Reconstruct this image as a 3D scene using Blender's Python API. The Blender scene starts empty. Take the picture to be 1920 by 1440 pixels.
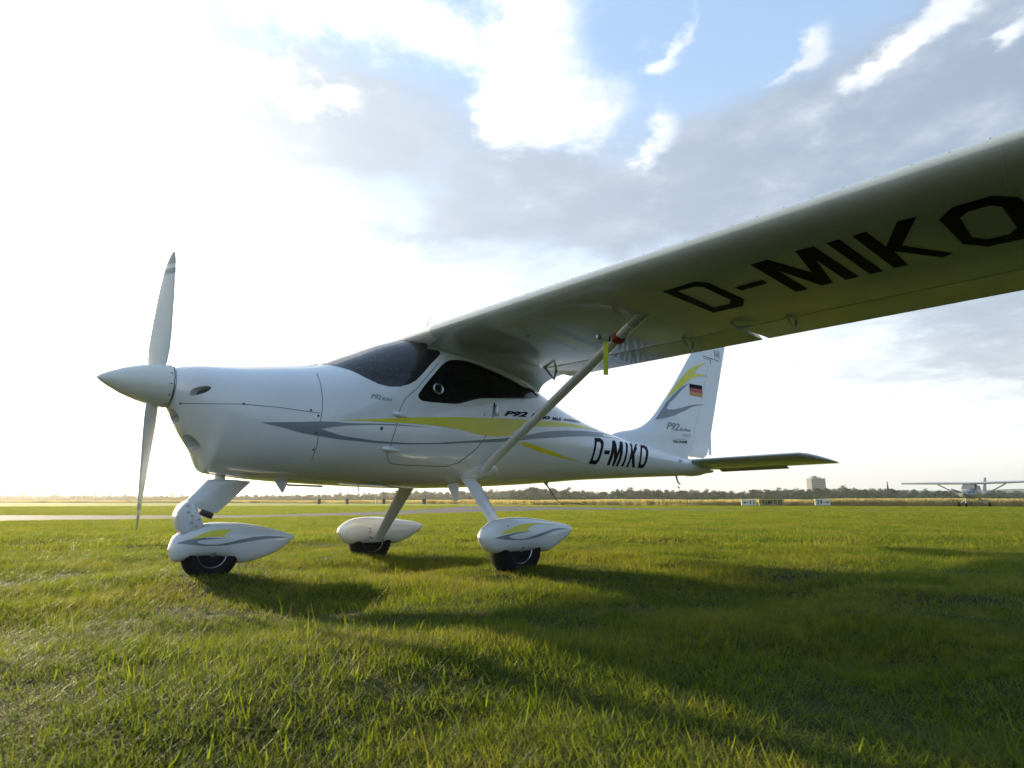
import bpy, bmesh, math, random
import numpy as np
from mathutils import Vector, Matrix
from mathutils.bvhtree import BVHTree
from mathutils.geometry import delaunay_2d_cdt
rng = np.random.default_rng(7); random.seed(7)
SC = bpy.context.scene; COL = SC.collection
R = math.radians

# ------------------------------------------------------------------ camera, sky, sun, exposure
CAM = Vector((-0.9559, -4.2106, 0.4717)); YAW, PITCH, FPX = 0.73391, 0.17664, 1233.7
FWD_H = Vector((math.sin(YAW), math.cos(YAW), 0)); RIGHT = Vector((math.cos(YAW), -math.sin(YAW), 0))
FWD = FWD_H * math.cos(PITCH) + Vector((0, 0, math.sin(PITCH))); UP = RIGHT.cross(FWD)
cd = bpy.data.cameras.new('camera'); cam = bpy.data.objects.new('camera', cd); COL.objects.link(cam)
cd.sensor_width = 36; cd.lens = 36 * FPX / 1920; cd.clip_start = 0.05; cd.clip_end = 20000
cd.dof.use_dof = True; cd.dof.focus_distance = 6.5; cd.dof.aperture_fstop = 7.0
cam.matrix_world = Matrix(((RIGHT.x, UP.x, -FWD.x, CAM.x), (RIGHT.y, UP.y, -FWD.y, CAM.y), (RIGHT.z, UP.z, -FWD.z, CAM.z), (0, 0, 0, 1)))
SC.camera = cam
def ray_dir(px, py): return (FWD + RIGHT * ((px - 960) / FPX) - UP * ((py - 720) / FPX)).normalized()
def ground(px, py, z=0.0):
    d = ray_dir(px, py); return CAM + d * ((z - CAM.z) / d.z)
def at(px, depth, z=0.0):            # point on the ground in the column px, depth metres ahead
    return Vector((CAM.x, CAM.y, 0)) + (FWD_H + RIGHT * ((px - 960) / FPX * math.cos(PITCH))) * depth + Vector((0, 0, z))
SUN_AZ_H = (RIGHT * -0.73 + FWD_H * 0.68).normalized(); SUN_EL = R(14.5)
SUN = SUN_AZ_H * math.cos(SUN_EL) + Vector((0, 0, math.sin(SUN_EL)))
sl = bpy.data.lights.new('sun', 'SUN'); sl.energy = 5.0; sl.angle = R(1.2); sl.color = (1.0, 0.83, 0.56)
so = bpy.data.objects.new('sun', sl); COL.objects.link(so)
so.rotation_euler = (-SUN).to_track_quat('-Z', 'Y').to_euler()
EXPOSURE = 0.92
SC.view_settings.view_transform = 'Standard'; SC.view_settings.look = 'None'
SC.view_settings.exposure = EXPOSURE; SC.view_settings.gamma = 1; SC.view_settings.use_curve_mapping = False
SC.cycles.max_bounces = 8; SC.cycles.transparent_max_bounces = 24; SC.cycles.use_denoising = True
SC.cycles.sample_clamp_indirect = 6

class NT:                            # small helper for shader trees
    def __init__(s, tree): s.t = tree; tree.nodes.clear()
    def n(s, typ, props=None, **ins):
        nd = s.t.nodes.new(typ)
        for k, v in (props or {}).items(): setattr(nd, k, v)
        for k, v in ins.items():
            key = int(k[1:]) if k[0] == 'i' and k[1:].isdigit() else k.replace('_', ' ')
            s.set(nd.inputs[key], v)
        return nd
    def set(s, sock, v):
        if isinstance(v, bpy.types.NodeSocket): s.t.links.new(v, sock)
        elif isinstance(v, bpy.types.Node): s.t.links.new(v.outputs[0], sock)
        else: sock.default_value = v
    def m(s, op, a, b=0.0, c=0.0): return s.n('ShaderNodeMath', {'operation': op}, i0=a, i1=b, i2=c).outputs[0]
    def vm(s, op, a, b=(0, 0, 0)):
        nd = s.n('ShaderNodeVectorMath', {'operation': op}, i0=a, i1=b)
        return nd.outputs['Value'] if op in ('DOT_PRODUCT', 'LENGTH') else nd.outputs[0]
    def mix(s, f, a, b, typ='RGBA', blend='MIX'):
        nd = s.t.nodes.new('ShaderNodeMix'); nd.data_type = typ
        if typ == 'RGBA': nd.blend_type = blend; ia, ib, o = nd.inputs[6], nd.inputs[7], nd.outputs[2]
        else: ia, ib, o = nd.inputs[2], nd.inputs[3], nd.outputs[0]
        s.set(nd.inputs[0], f); s.set(ia, a); s.set(ib, b); return o
    def ramp(s, f, lo, hi, a=0.0, b=1.0, smooth=True):
        nd = s.n('ShaderNodeMapRange', {'interpolation_type': 'SMOOTHSTEP' if smooth else 'LINEAR'}, i0=f, i1=lo, i2=hi, i3=a, i4=b); return nd.outputs[0]

def c4(c): return (c[0], c[1], c[2], 1.0)

world = bpy.data.worlds.new('World'); SC.world = world; world.use_nodes = True
W = NT(world.node_tree)
def build_sky():
    sky = W.n('ShaderNodeTexSky', {'sky_type': 'NISHITA', 'sun_disc': False, 'sun_elevation': SUN_EL,
              'sun_rotation': math.atan2(SUN.x, SUN.y), 'air_density': 1.0, 'dust_density': 1.6, 'ozone_density': 1.6})
    d = W.n('ShaderNodeTexCoord').outputs['Generated']
    sep = W.n('ShaderNodeSeparateXYZ', i0=d); z = W.m('MAXIMUM', sep.outputs[2], 0.0)
    el = W.m('ARCSINE', W.m('MINIMUM', z, 1.0))
    u = W.vm('DOT_PRODUCT', d, tuple(RIGHT)); v = W.vm('DOT_PRODUCT', d, tuple(FWD_H)); az = W.m('ARCTAN2', u, v)
    # flat cloud deck seen in perspective
    den = W.m('ADD', z, 0.16)
    pos = W.n('ShaderNodeCombineXYZ', i0=W.m('DIVIDE', u, den), i1=W.m('DIVIDE', v, den), i2=0.0).outputs[0]
    n1 = W.n('ShaderNodeTexNoise', Vector=pos, Scale=2.3, Detail=7.0, Roughness=0.56, Distortion=0.4).outputs[0]
    wn = W.n('ShaderNodeTexNoise', Vector=W.vm('ADD', pos, (7.3, 2.1, 0)), Scale=6.5, Detail=6.0, Roughness=0.6)
    n2 = wn.outputs[0]; wsep = W.n('ShaderNodeSeparateXYZ', i0=wn.outputs[1])
    az = W.m('MULTIPLY_ADD', W.m('SUBTRACT', wsep.outputs[0], 0.5), 0.13, az); elw = W.m('MULTIPLY_ADD', W.m('SUBTRACT', wsep.outputs[1], 0.5), 0.10, el)
    def blob(px, py, sx, sy, w, tilt=0.0):
        dd = ray_dir(px, py); a0 = math.atan2(dd.dot(RIGHT), dd.dot(FWD_H)); e0 = math.asin(dd.z)
        sx /= FPX; sy /= FPX; c, s_ = math.cos(tilt), math.sin(tilt)
        da = W.m('SUBTRACT', az, a0); de = W.m('SUBTRACT', elw, e0)
        x = W.m('MULTIPLY_ADD', da, c / sx, W.m('MULTIPLY', de, s_ / sx)); y = W.m('MULTIPLY_ADD', de, c / sy, W.m('MULTIPLY', da, -s_ / sy))
        r2 = W.m('MULTIPLY_ADD', x, x, W.m('MULTIPLY', y, y))
        return W.m('MULTIPLY', W.m('EXPONENT', W.m('MULTIPLY', r2, -1.0)), w)
    def total(bl):
        o = None
        for b in bl: v_ = blob(*b); o = v_ if o is None else W.m('ADD', o, v_)
        return o
    # grey shaded undersides
    grey = total([(470, 170, 210, 60, 1.05, -.15), (690, 235, 230, 85, 1.3, .05), (1330, 345, 420, 105, 1.3, .2), (1800, 190, 330, 120, 1.15, .35),
                  (960, 350, 190, 70, .9, .3), (1880, 660, 260, 90, .6, 0.0), (2500, 250, 500, 260, .8, 0.0), (680, 425, 190, 22, .35, 0), (-900, 200, 500, 200, .4, 0)])
    white = total([(640, 5, 280, 62, .9, -0.1), (1005, 65, 100, 110, .95, .2), (1100, 205, 95, 55, .95, .1), (935, 220, 85, 55, .75, .2), (1505, 106, 50, 27, 1.1, .5), (1445, 146, 60, 14, .75, .45),
                   (1700, 85, 85, 17, .9, .45), (1245, 255, 42, 46, .75, .2), (435, 122, 60, 20, .85, 0), (625, 182, 60, 22, .85, 0), (1290, 50, 14, 50, .56, -.5), (1240, 115, 34, 16, .66, 0), (1900, 62, 50, 15, .85, .4),
                   (120, 40, 260, 200, .9, 0), (1800, 0, 120, 28, .8, .2), (1000, -260, 600, 160, .6, 0)])
    breakup = W.m('MULTIPLY', W.m('SUBTRACT', n1, 0.5), 1.25)
    fine = W.m('MULTIPLY', W.m('SUBTRACT', n2, 0.5), 1.6)
    gm = W.ramp(W.m('ADD', W.m('ADD', grey, breakup), W.m('MULTIPLY', fine, 0.4)), 0.15, 0.95)
    wm = W.ramp(W.m('ADD', W.m('ADD', white, W.m('MULTIPLY', breakup, 0.5)), W.m('MULTIPLY', fine, 1.0)), 0.18, 1.12)
    # light scattered towards the eye grows towards the sun
    cs = W.vm('DOT_PRODUCT', d, tuple(SUN)); prox = W.m('POWER', W.m('MAXIMUM', W.m('MULTIPLY_ADD', cs, 0.5, 0.5), 0.0), 4.0)
    away = W.ramp(cs, -0.35, 0.12)
    glow = W.m('POWER', W.m('MAXIMUM', cs, 0.0), 22.0)
    base = W.mix(W.ramp(cs, -0.3, 0.3, .3, .55), W.n('ShaderNodeVectorMath', {'operation': 'SCALE'}, i0=sky.outputs[0], Scale=1.75).outputs[0], (4.6, 6.8, 10.0, 1))
    gcol = W.mix(prox, (2.7, 3.4, 4.5, 1), (5.8, 6.5, 7.3, 1))
    gcol = W.mix(W.m('MULTIPLY', W.ramp(n2, .4, .75), .35), gcol, (6.6, 7.2, 7.9, 1))
    wcol = W.mix(prox, (7.8, 8.3, 9.0, 1), (17, 16.5, 15.5, 1))
    out = W.mix(W.m('MULTIPLY', gm, 0.95), base, gcol)
    wcol = W.mix(W.ramp(n2, .35, .62), W.mix(.5, wcol, gcol), wcol)
    out = W.mix(wm, out, wcol)
    # bright haze low over the horizon and around the sun
    hz = W.m('EXPONENT', W.m('MULTIPLY', W.m('POWER', W.m('MULTIPLY', el, 1 / 0.36), 2.4), -1.0))
    hcol = W.mix(away, (3.6, 4.6, 6.0, 1), W.mix(prox, (9.3, 9.5, 9.1, 1), (15, 14.2, 12.2, 1)))
    shade = W.m('SUBTRACT', 1.0, W.m('MULTIPLY', gm, W.ramp(el, 0.02, 0.34, 0.45, 1.0)))
    out = W.mix(W.m('MULTIPLY', W.m('MULTIPLY', hz, 0.97), shade), out, hcol)
    out = W.mix(W.m('MULTIPLY', glow, 0.9), out, (20, 18.5, 15.5, 1))
    bg = W.n('ShaderNodeBackground', Color=out, Strength=0.068)
    W.n('ShaderNodeOutputWorld', Surface=bg)
build_sky()

# ------------------------------------------------------------------ materials
MATS = {}
def pmat(name, col, rough=0.5, metal=0.0, coat=0.0, spec=0.5, noise=0.0, nscale=8.0, bump=0.0, bscale=40.0, emit=None, col2=None, trans=0.0, alpha=1.0):
    m = bpy.data.materials.new(name); m.use_nodes = True; N = NT(m.node_tree)
    tc = N.n('ShaderNodeTexCoord').outputs['Object']
    color = c4(col)
    if noise > 0:
        f = N.n('ShaderNodeTexNoise', Vector=tc, Scale=nscale, Detail=6.0, Roughness=0.6).outputs[0]
        a = c4([x * (1 - noise) for x in col]); b = c4(col2) if col2 else c4([min(1, x * (1 + noise)) for x in col])
        color = N.mix(N.ramp(f, 0.3, 0.7), a, b)
    p = N.n('ShaderNodeBsdfPrincipled', Base_Color=color, Roughness=rough, Metallic=metal)
    p.inputs['Coat Weight'].default_value = coat; p.inputs['Coat Roughness'].default_value = 0.04
    p.inputs['Specular IOR Level'].default_value = spec
    p.inputs['Transmission Weight'].default_value = trans; p.inputs['Alpha'].default_value = alpha
    if bump > 0:
        f = N.n('ShaderNodeTexNoise', Vector=tc, Scale=bscale, Detail=4.0).outputs[0]
        N.set(p.inputs['Normal'], N.n('ShaderNodeBump', Strength=bump, Distance=0.01, Height=f))
    if emit: p.inputs['Emission Color'].default_value = c4(emit); p.inputs['Emission Strength'].default_value = 1
    N.n('ShaderNodeOutputMaterial', Surface=p)
    MATS[name] = m; return m
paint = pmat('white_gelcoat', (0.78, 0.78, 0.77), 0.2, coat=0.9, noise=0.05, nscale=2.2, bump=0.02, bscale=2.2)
wing_paint = pmat('shaded_wing_paint', (0.42, 0.46, 0.45), 0.25, coat=0.6, noise=0.05, nscale=3.0, bump=0.02, bscale=5.0)  # white paint greyed in its base colour to deepen the underside shade
yellow = pmat('yellow_vinyl', (0.78, 0.68, 0.02), 0.3, coat=0.3, noise=.04)
grey = pmat('grey_vinyl', (0.22, 0.25, 0.27), 0.3, coat=0.3, noise=.04)
lightgrey = pmat('light_grey_vinyl', (0.5, 0.52, 0.53), 0.35)
black = pmat('black_vinyl', (0.008, 0.009, 0.009), 0.6, spec=0.08)
seam_m = pmat('seam_dark_grey', (0.10, 0.105, 0.105), 0.7)  # dark grey of the panel joint lines
rubber = pmat('tyre_rubber', (0.016, 0.015, 0.014), 0.85, spec=.15, noise=.3, nscale=20, bump=.15, bscale=60)
alu = pmat('bare_aluminium', (0.55, 0.55, 0.55), 0.35, metal=1.0)
darkmetal = pmat('dark_metal', (0.08, 0.08, 0.08), 0.45, metal=.7)
interior = pmat('dark_interior', (0.025, 0.026, 0.028), 0.8, noise=.2)
seat_m = pmat('seat_leather', (0.035, 0.035, 0.038), 0.55, noise=.2, bump=.2)
screen_m = pmat('instrument_face', (0.015, 0.016, 0.02), 0.25)
seal_m = pmat('black_window_border', (0.010, 0.011, 0.011), 0.25, coat=.4)
inlet_m = pmat('inlet_shade', (0.16, 0.145, 0.12), 0.8)  # brown-grey tone painted in for the shaded depth of openings
prop_m = pmat('propeller_white', (0.82, 0.79, 0.70), 0.3, coat=.4, noise=.03)
propband = pmat('propeller_band', (0.40, 0.38, 0.33), 0.35, coat=.3)
red_m = pmat('red_webbing', (0.28, 0.035, 0.02), 0.7)
ribbon_m = pmat('yellow_ribbon', (0.55, 0.62, 0.02), 0.6)
tagm = pmat('pale_rubber_tag', (0.55, 0.55, 0.42), 0.5)
flag_red = pmat('flag_red', (0.42, 0.03, 0.02), .35); flag_gold = pmat('flag_gold', (0.60, 0.25, 0.04), .35)
orange = pmat('beacon', (.5, .1, .05), .3)
def glass_mat(name, tint, base_alpha, dust):
    m = bpy.data.materials.new(name); m.use_nodes = True; N = NT(m.node_tree)
    tr = N.n('ShaderNodeBsdfTransparent', Color=c4(tint)); gl = N.n('ShaderNodeBsdfGlossy', Color=(1, 1, 1, 1), Roughness=0.03)
    df = N.n('ShaderNodeBsdfDiffuse', Color=c4(dust))
    fr = N.n('ShaderNodeFresnel', IOR=1.42)
    a = N.n('ShaderNodeMixShader', i0=base_alpha, i1=tr, i2=df)
    N.n('ShaderNodeOutputMaterial', Surface=N.n('ShaderNodeMixShader', i0=fr, i1=a, i2=gl)); return m
shield_glass = glass_mat('windscreen_acrylic', (0.45, 0.46, 0.47), 0.16, (.15, .155, .16))
side_glass = glass_mat('smoked_side_window', (0.05, 0.053, 0.055), 0.25, (.03, .032, .034))
dropm = bpy.data.materials.new('water_drop'); dropm.use_nodes = True
_N = NT(dropm.node_tree); _N.n('ShaderNodeOutputMaterial', Surface=_N.n('ShaderNodeBsdfPrincipled', Base_Color=(.9, .92, .95, 1), Roughness=0.02, IOR=1.33, Transmission_Weight=0.6))

# ------------------------------------------------------------------ mesh helpers
def mesh_obj(name, verts, faces, mat, parent=None, smooth=True, angle=35):
    me = bpy.data.meshes.new(name); me.from_pydata([tuple(v) for v in verts], [], [tuple(int(i) for i in f) for f in faces]); me.update()
    return link(name, me, mat, parent, smooth, angle)
def link(name, me, mat, parent=None, smooth=True, angle=35, fix=True):
    if fix:
        bm = bmesh.new(); bm.from_mesh(me); bmesh.ops.remove_doubles(bm, verts=bm.verts, dist=1e-5)
        bmesh.ops.recalc_face_normals(bm, faces=bm.faces); bm.to_mesh(me); bm.free()
    if smooth:
        me.polygons.foreach_set('use_smooth', [True] * len(me.polygons)); me.set_sharp_from_angle(angle=R(angle))
    o = bpy.data.objects.new(name, me); COL.objects.link(o)
    if mat: me.materials.append(mat)
    if parent: o.parent = parent
    return o
def empty(name, loc=(0, 0, 0), rz=0.0):
    o = bpy.data.objects.new(name, None); COL.objects.link(o); o.location = loc; o.rotation_euler = (0, 0, rz); o.empty_display_size = .2; return o
def tag(o, label=None, cat=None, group=None, kind=None):
    for k, v in (('label', label), ('category', cat), ('group', group), ('kind', kind)):
        if v: o[k] = v
    return o
def copy_tree(o, parent=None):
    c = o.copy(); COL.objects.link(c)
    if parent: c.parent = parent
    for ch in o.children: copy_tree(ch, c)
    return c
def grid(rows, close_u=True, cap0=False, cap1=False):   # rows: list of rings
    V = []; F = []; n = len(rows[0])
    for r in rows: V += [tuple(p) for p in r]
    m = n if close_u else n - 1
    for i in range(len(rows) - 1):
        for k in range(m):
            a = i * n + k; b = i * n + (k + 1) % n; F.append((a, b, b + n, a + n))
    if cap0: F.append(tuple(range(n)))
    if cap1: F.append(tuple(range((len(rows) - 1) * n, len(rows) * n)))
    return V, F
def tube_rings(pts, rad, n=10, flat=None):       # circular (or flattened) tube along a polyline
    pts = [Vector(p) for p in pts]; rings = []
    for i, p in enumerate(pts):
        t = (pts[min(i + 1, len(pts) - 1)] - pts[max(i - 1, 0)]).normalized()
        ref = flat if flat else (Vector((0, 0, 1)) if abs(t.z) < .9 else Vector((1, 0, 0)))
        a = (Vector(ref) - t * t.dot(Vector(ref))).normalized(); b = t.cross(a)
        ra, rb = rad[i] if isinstance(rad, list) and isinstance(rad[i], tuple) else ((rad[i],) * 2 if isinstance(rad, list) else (rad if isinstance(rad, tuple) else (rad, rad)))
        rings.append([p + a * (ra * math.cos(2 * math.pi * k / n)) + b * (rb * math.sin(2 * math.pi * k / n)) for k in range(n)])
    return rings
def tube(name, pts, rad, mat, parent=None, n=10, flat=None):
    V, F = grid(tube_rings(pts, rad, n, flat), True, True, True); return mesh_obj(name, V, F, mat, parent)
def box_vf(x0, x1, y0, y1, z0, z1):
    V = [(x, y, z) for z in (z0, z1) for y in (y0, y1) for x in (x0, x1)]
    return V, [(0, 2, 3, 1), (4, 5, 7, 6), (0, 1, 5, 4), (2, 6, 7, 3), (0, 4, 6, 2), (1, 3, 7, 5)]
def box(name, x0, x1, y0, y1, z0, z1, mat, parent=None, bevel=0.0):
    V, F = box_vf(x0, x1, y0, y1, z0, z1); me = bpy.data.meshes.new(name); me.from_pydata(V, [], F); me.update()
    if bevel:
        bm = bmesh.new(); bm.from_mesh(me); bmesh.ops.bevel(bm, geom=bm.edges[:], offset=bevel, segments=2, affect='EDGES'); bm.to_mesh(me); bm.free()
    return link(name, me, mat, parent, True, 40)
def lathe(name, prof, center, axis, mat, parent=None, n=28):   # prof: (distance along axis, radius)
    ax = Vector(axis).normalized(); a = ax.orthogonal().normalized(); b = ax.cross(a); c = Vector(center); rows = []
    for d, r in prof: rows.append([c + ax * d + (a * math.cos(2 * math.pi * k / n) + b * math.sin(2 * math.pi * k / n)) * max(r, 1e-4) for k in range(n)])
    V, F = grid(rows, True, True, True); return mesh_obj(name, V, F, mat, parent)
def pchip(x, y, xq):
    x = np.asarray(x, float); y = np.asarray(y, float); xq = np.asarray(xq, float)
    h = np.diff(x); d = np.diff(y) / h; m = np.zeros_like(y)
    for i in range(1, len(x) - 1):
        if d[i - 1] * d[i] > 0:
            w1 = 2 * h[i] + h[i - 1]; w2 = h[i] + 2 * h[i - 1]; m[i] = (w1 + w2) / (w1 / d[i - 1] + w2 / d[i])
    m[0] = d[0]; m[-1] = d[-1]
    i = np.clip(np.searchsorted(x, xq) - 1, 0, len(x) - 2); t = (xq - x[i]) / h[i]
    return (2*t**3-3*t**2+1)*y[i]+(t**3-2*t**2+t)*h[i]*m[i]+(-2*t**3+3*t**2)*y[i+1]+(t**3-t**2)*h[i]*m[i+1]

# ------------------------------------------------------------------ ground, taxiway
def ground_mat():
    m = bpy.data.materials.new('field_turf'); m.use_nodes = True; N = NT(m.node_tree)
    pos = N.n('ShaderNodeNewGeometry').outputs['Position']
    big = N.n('ShaderNodeTexNoise', Vector=pos, Scale=0.12, Detail=5.0, Roughness=.6).outputs[0]
    mid = N.n('ShaderNodeTexNoise', Vector=pos, Scale=1.3, Detail=6.0, Roughness=.65).outputs[0]
    fin = N.n('ShaderNodeTexNoise', Vector=pos, Scale=22.0, Detail=5.0, Roughness=.7).outputs[0]
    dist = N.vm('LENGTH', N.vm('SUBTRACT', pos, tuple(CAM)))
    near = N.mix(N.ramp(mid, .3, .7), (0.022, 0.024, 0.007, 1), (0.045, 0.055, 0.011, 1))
    far = N.mix(N.ramp(big, .3, .7), (0.25, 0.30, 0.04, 1), (0.36, 0.38, 0.065, 1))  # far turf colour raised to hold the glow of backlit blades
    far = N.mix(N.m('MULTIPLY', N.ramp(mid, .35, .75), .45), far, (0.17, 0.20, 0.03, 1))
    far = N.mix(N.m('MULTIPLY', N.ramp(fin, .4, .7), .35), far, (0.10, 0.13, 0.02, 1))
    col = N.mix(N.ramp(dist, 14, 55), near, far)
    bmp = N.n('ShaderNodeBump', Strength=0.8, Distance=0.05, Height=N.m('ADD', fin, mid))
    p = N.n('ShaderNodeBsdfPrincipled', Base_Color=col, Roughness=0.9, Normal=bmp); p.inputs['Specular IOR Level'].default_value = 0.15
    N.n('ShaderNodeOutputMaterial', Surface=p); return m
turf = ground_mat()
def vnoise(P, sc, seed):          # cheap value noise for patchiness
    g = np.random.default_rng(seed); T = g.random((256, 256)); q = P / sc; i = np.floor(q).astype(int); f = q - i; f = f*f*(3-2*f)
    t = lambda a, b: T[a % 256, b % 256]
    return (t(i[:,0], i[:,1])*(1-f[:,0])*(1-f[:,1]) + t(i[:,0]+1, i[:,1])*f[:,0]*(1-f[:,1]) + t(i[:,0], i[:,1]+1)*(1-f[:,0])*f[:,1] + t(i[:,0]+1, i[:,1]+1)*f[:,0]*f[:,1])
def relief(P):                    # gentle lumps of the turf near the aeroplane
    r = np.hypot(P[:, 0] - CAM.x, P[:, 1] - CAM.y); k = np.clip((15 - r) / 6, 0, 1)
    z = k * (.085 * (vnoise(P, 1.15, 11) - .55) + .05 * (vnoise(P, .42, 12) - .5))
    for wx, wy, wz, z0 in WHEEL_SPOTS: z += (wz - z0) * np.exp(-((P[:, 0] - wx) ** 2 + (P[:, 1] - wy) ** 2) / .30)
    return z
WHEEL_SPOTS = []; _w = [(.408, 0, .050), (2.02, -.93, .040), (2.02, .93, .010)]   # turf meets the three tyres
_z0 = relief(np.array([(a, b) for a, b, c in _w])); WHEEL_SPOTS = [(a, b, c, float(z)) for (a, b, c), z in zip(_w, _z0)]
gr_r = np.concatenate([[0.02], np.arange(.3, 10, .14), np.geomspace(10.2, 2600, 46)]); gr_a = np.linspace(0, 2*math.pi, 221)[:-1]
gp = np.array([(CAM.x + r*math.cos(a), CAM.y + r*math.sin(a)) for r in gr_r for a in gr_a]); gz = relief(gp); na = len(gr_a)
gf = [(i*na+k, i*na+(k+1) % na, (i+1)*na+(k+1) % na, (i+1)*na+k) for i in range(len(gr_r)-1) for k in range(na)] + [tuple(range(na))[::-1]]
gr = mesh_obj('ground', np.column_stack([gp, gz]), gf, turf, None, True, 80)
tag(gr, kind='structure')
def asphalt_mat():
    m = bpy.data.materials.new('asphalt'); m.use_nodes = True; N = NT(m.node_tree)
    pos = N.n('ShaderNodeNewGeometry').outputs['Position']
    a = N.n('ShaderNodeTexNoise', Vector=pos, Scale=0.5, Detail=6.0).outputs[0]; b = N.n('ShaderNodeTexNoise', Vector=pos, Scale=60.0, Detail=3.0).outputs[0]
    col = N.mix(N.ramp(a, .3, .7), (0.055, 0.053, 0.052, 1), (0.085, 0.08, 0.077, 1)); col = N.mix(N.m('MULTIPLY', N.ramp(b, .45, .6), .4), col, (0.12, 0.115, 0.11, 1))
    p = N.n('ShaderNodeBsdfPrincipled', Base_Color=col, Roughness=0.8, Normal=N.n('ShaderNodeBump', Strength=.5, Distance=.01, Height=b)); p.inputs['Specular IOR Level'].default_value = 0.3
    N.n('ShaderNodeOutputMaterial', Surface=p); return m
TAXI_PX = [(-420, 969), (0, 966.5), (300, 967), (480, 966.5), (610, 962.5), (705, 959.5), (780, 955.5), (842, 951.2), (860, 949.8), (960, 950), (1090, 951.5), (1210, 953.8), (1330, 955.8), (1440, 957.2), (1700, 959), (2100, 961.5),
           (2100, 963), (1700, 960.3), (1440, 958.6), (1285, 957.4), (1135, 957), (1050, 957.6), (960, 959.6), (917, 961), (742, 966), (605, 969.5), (480, 971.5), (300, 975), (0, 979), (-420, 984)]
TAXI = [ground(*p) for p in TAXI_PX]
asph = asphalt_mat()
tx = mesh_obj('taxiway', [(p.x, p.y, 0.012) for p in TAXI], [tuple(range(len(TAXI)))], asph, None, False)
bmx = bmesh.new(); bmx.from_mesh(tx.data); bmesh.ops.triangulate(bmx, faces=bmx.faces); bmx.to_mesh(tx.data); bmx.free()
tag(tx, kind='structure')
def inpoly(P, poly):
    x, y = P[:, 0], P[:, 1]; r = np.zeros(len(P), bool); n = len(poly)
    for i in range(n):
        x1, y1 = poly[i][0], poly[i][1]; x2, y2 = poly[(i + 1) % n][0], poly[(i + 1) % n][1]
        if y1 == y2: continue
        r ^= ((y1 > y) != (y2 > y)) & (x < (x2 - x1) * (y - y1) / (y2 - y1) + x1)
    return r
#@@AIRCRAFT@@
#@@FIELD@@
# ------------------------------------------------------------------ the parked aeroplane (X aft, -Y port side, Z up in its own frame)
PIV = Vector((1.6, 0, 0)); AR, AP = 0.0080, 0.03514
AC_M = Matrix.Translation(PIV) @ Matrix.Rotation(AP, 4, 'Y') @ Matrix.Rotation(AR, 4, 'X') @ Matrix.Translation(-PIV); AC_I = AC_M.inverted()
AC = empty('light_aircraft'); AC.matrix_world = AC_M
tag(AC, 'white high-wing two-seat aeroplane with yellow and grey stripes parked on the grass', 'aeroplane')
def aray(px, py): return AC_I @ CAM, (AC_I.to_3x3() @ ray_dir(px, py)).normalized()
def aY(px, py, y): o, d = aray(px, py); return o + d * ((y - o.y) / d.y)
def aX(px, py, x): o, d = aray(px, py); return o + d * ((x - o.x) / d.x)
def aZ(px, py, z): o, d = aray(px, py); return o + d * ((z - o.z) / d.z)
def crop(c, pts): return [(c[0] + x / c[2], c[1] + y / c[2]) for x, y in pts]
ST = np.array([
[0.07,1.200,0.965,0.135,1.085,2.0,2.0],[0.10,1.213,0.92,0.18,1.075,2.1,2.0],[0.16,1.226,0.815,0.24,1.05,2.3,1.9],[0.25,1.239,0.70,0.305,1.01,2.4,2.0],
[0.31,1.246,0.595,0.34,0.99,2.4,2.0],[0.42,1.262,0.585,0.385,0.97,2.4,2.3],[0.60,1.295,0.573,0.44,0.95,2.4,2.5],[0.90,1.360,0.565,0.50,0.94,2.4,2.4],
[1.15,1.475,0.564,0.53,0.94,2.4,2.4],[1.45,1.622,0.565,0.55,0.95,2.5,2.4],[1.70,1.705,0.570,0.555,0.97,2.7,2.4],[2.05,1.720,0.590,0.55,0.98,2.8,2.4],
[2.45,1.645,0.620,0.52,1.00,2.6,2.3],[2.85,1.482,0.656,0.46,1.02,2.4,2.2],[3.2,1.366,0.692,0.40,1.03,2.2,2.1],[3.6,1.271,0.736,0.335,1.03,2.1,2.1],
[4.1,1.200,0.780,0.27,1.02,2.0,2.0],[4.7,1.145,0.831,0.20,1.01,2.0,2.0],[5.3,1.09,0.880,0.135,0.99,2.0,2.0],[5.75,1.045,0.928,0.08,0.98,2.0,2.0],[5.95,1.01,0.955,0.03,0.975,2.0,2.0]])
def sect_par(X, off=0.0):
    zt, zb, w, zm, nu, nl = [float(pchip(ST[:, 0], ST[:, k], X)) for k in range(1, 7)]; return zt - off, zb + off, w - off, zm, nu, nl
def section(X, n=72, off=0.0):
    zt, zb, w, zm, nu, nl = sect_par(X, off); out = []
    for k in range(n):
        a = 2 * math.pi * k / n; c, s = math.cos(a), math.sin(a); e = nu if s >= 0 else nl; h = (zt - zm) if s >= 0 else (zm - zb)
        r = (abs(c) ** e + abs(s) ** e) ** (-1 / e); out.append((X, w * c * r, zm + h * s * r))
    return out
def fus_y(X, z):                      # half width of the fuselage at height z
    zt, zb, w, zm, nu, nl = sect_par(X); e = nu if z >= zm else nl; h = (zt - zm) if z >= zm else (zm - zb)
    return w * max(0.0, 1 - min(1, abs(z - zm) / h) ** e) ** (1 / e)
XS_C = np.concatenate([np.linspace(.07, .34, 22), np.linspace(.36, .80, 20)]); XS_F = np.concatenate([np.linspace(.80, 3.2, 76), np.linspace(3.25, 5.95, 44)])
def bvh_of(V, F): return BVHTree.FromPolygons([tuple(v) for v in V], [tuple(f) for f in F])
fV, fF = grid([section(x) for x in np.concatenate([XS_C, XS_F[1:]])], True, True, True); B_FUS = bvh_of(fV, fF)
def hit(px, py, bvhs):
    o, d = aray(px, py); best = None
    for b in bvhs:
        h = b.ray_cast(o, d)
        if h[0] is not None and (best is None or h[3] < best[3]): best = h
    return best
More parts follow.
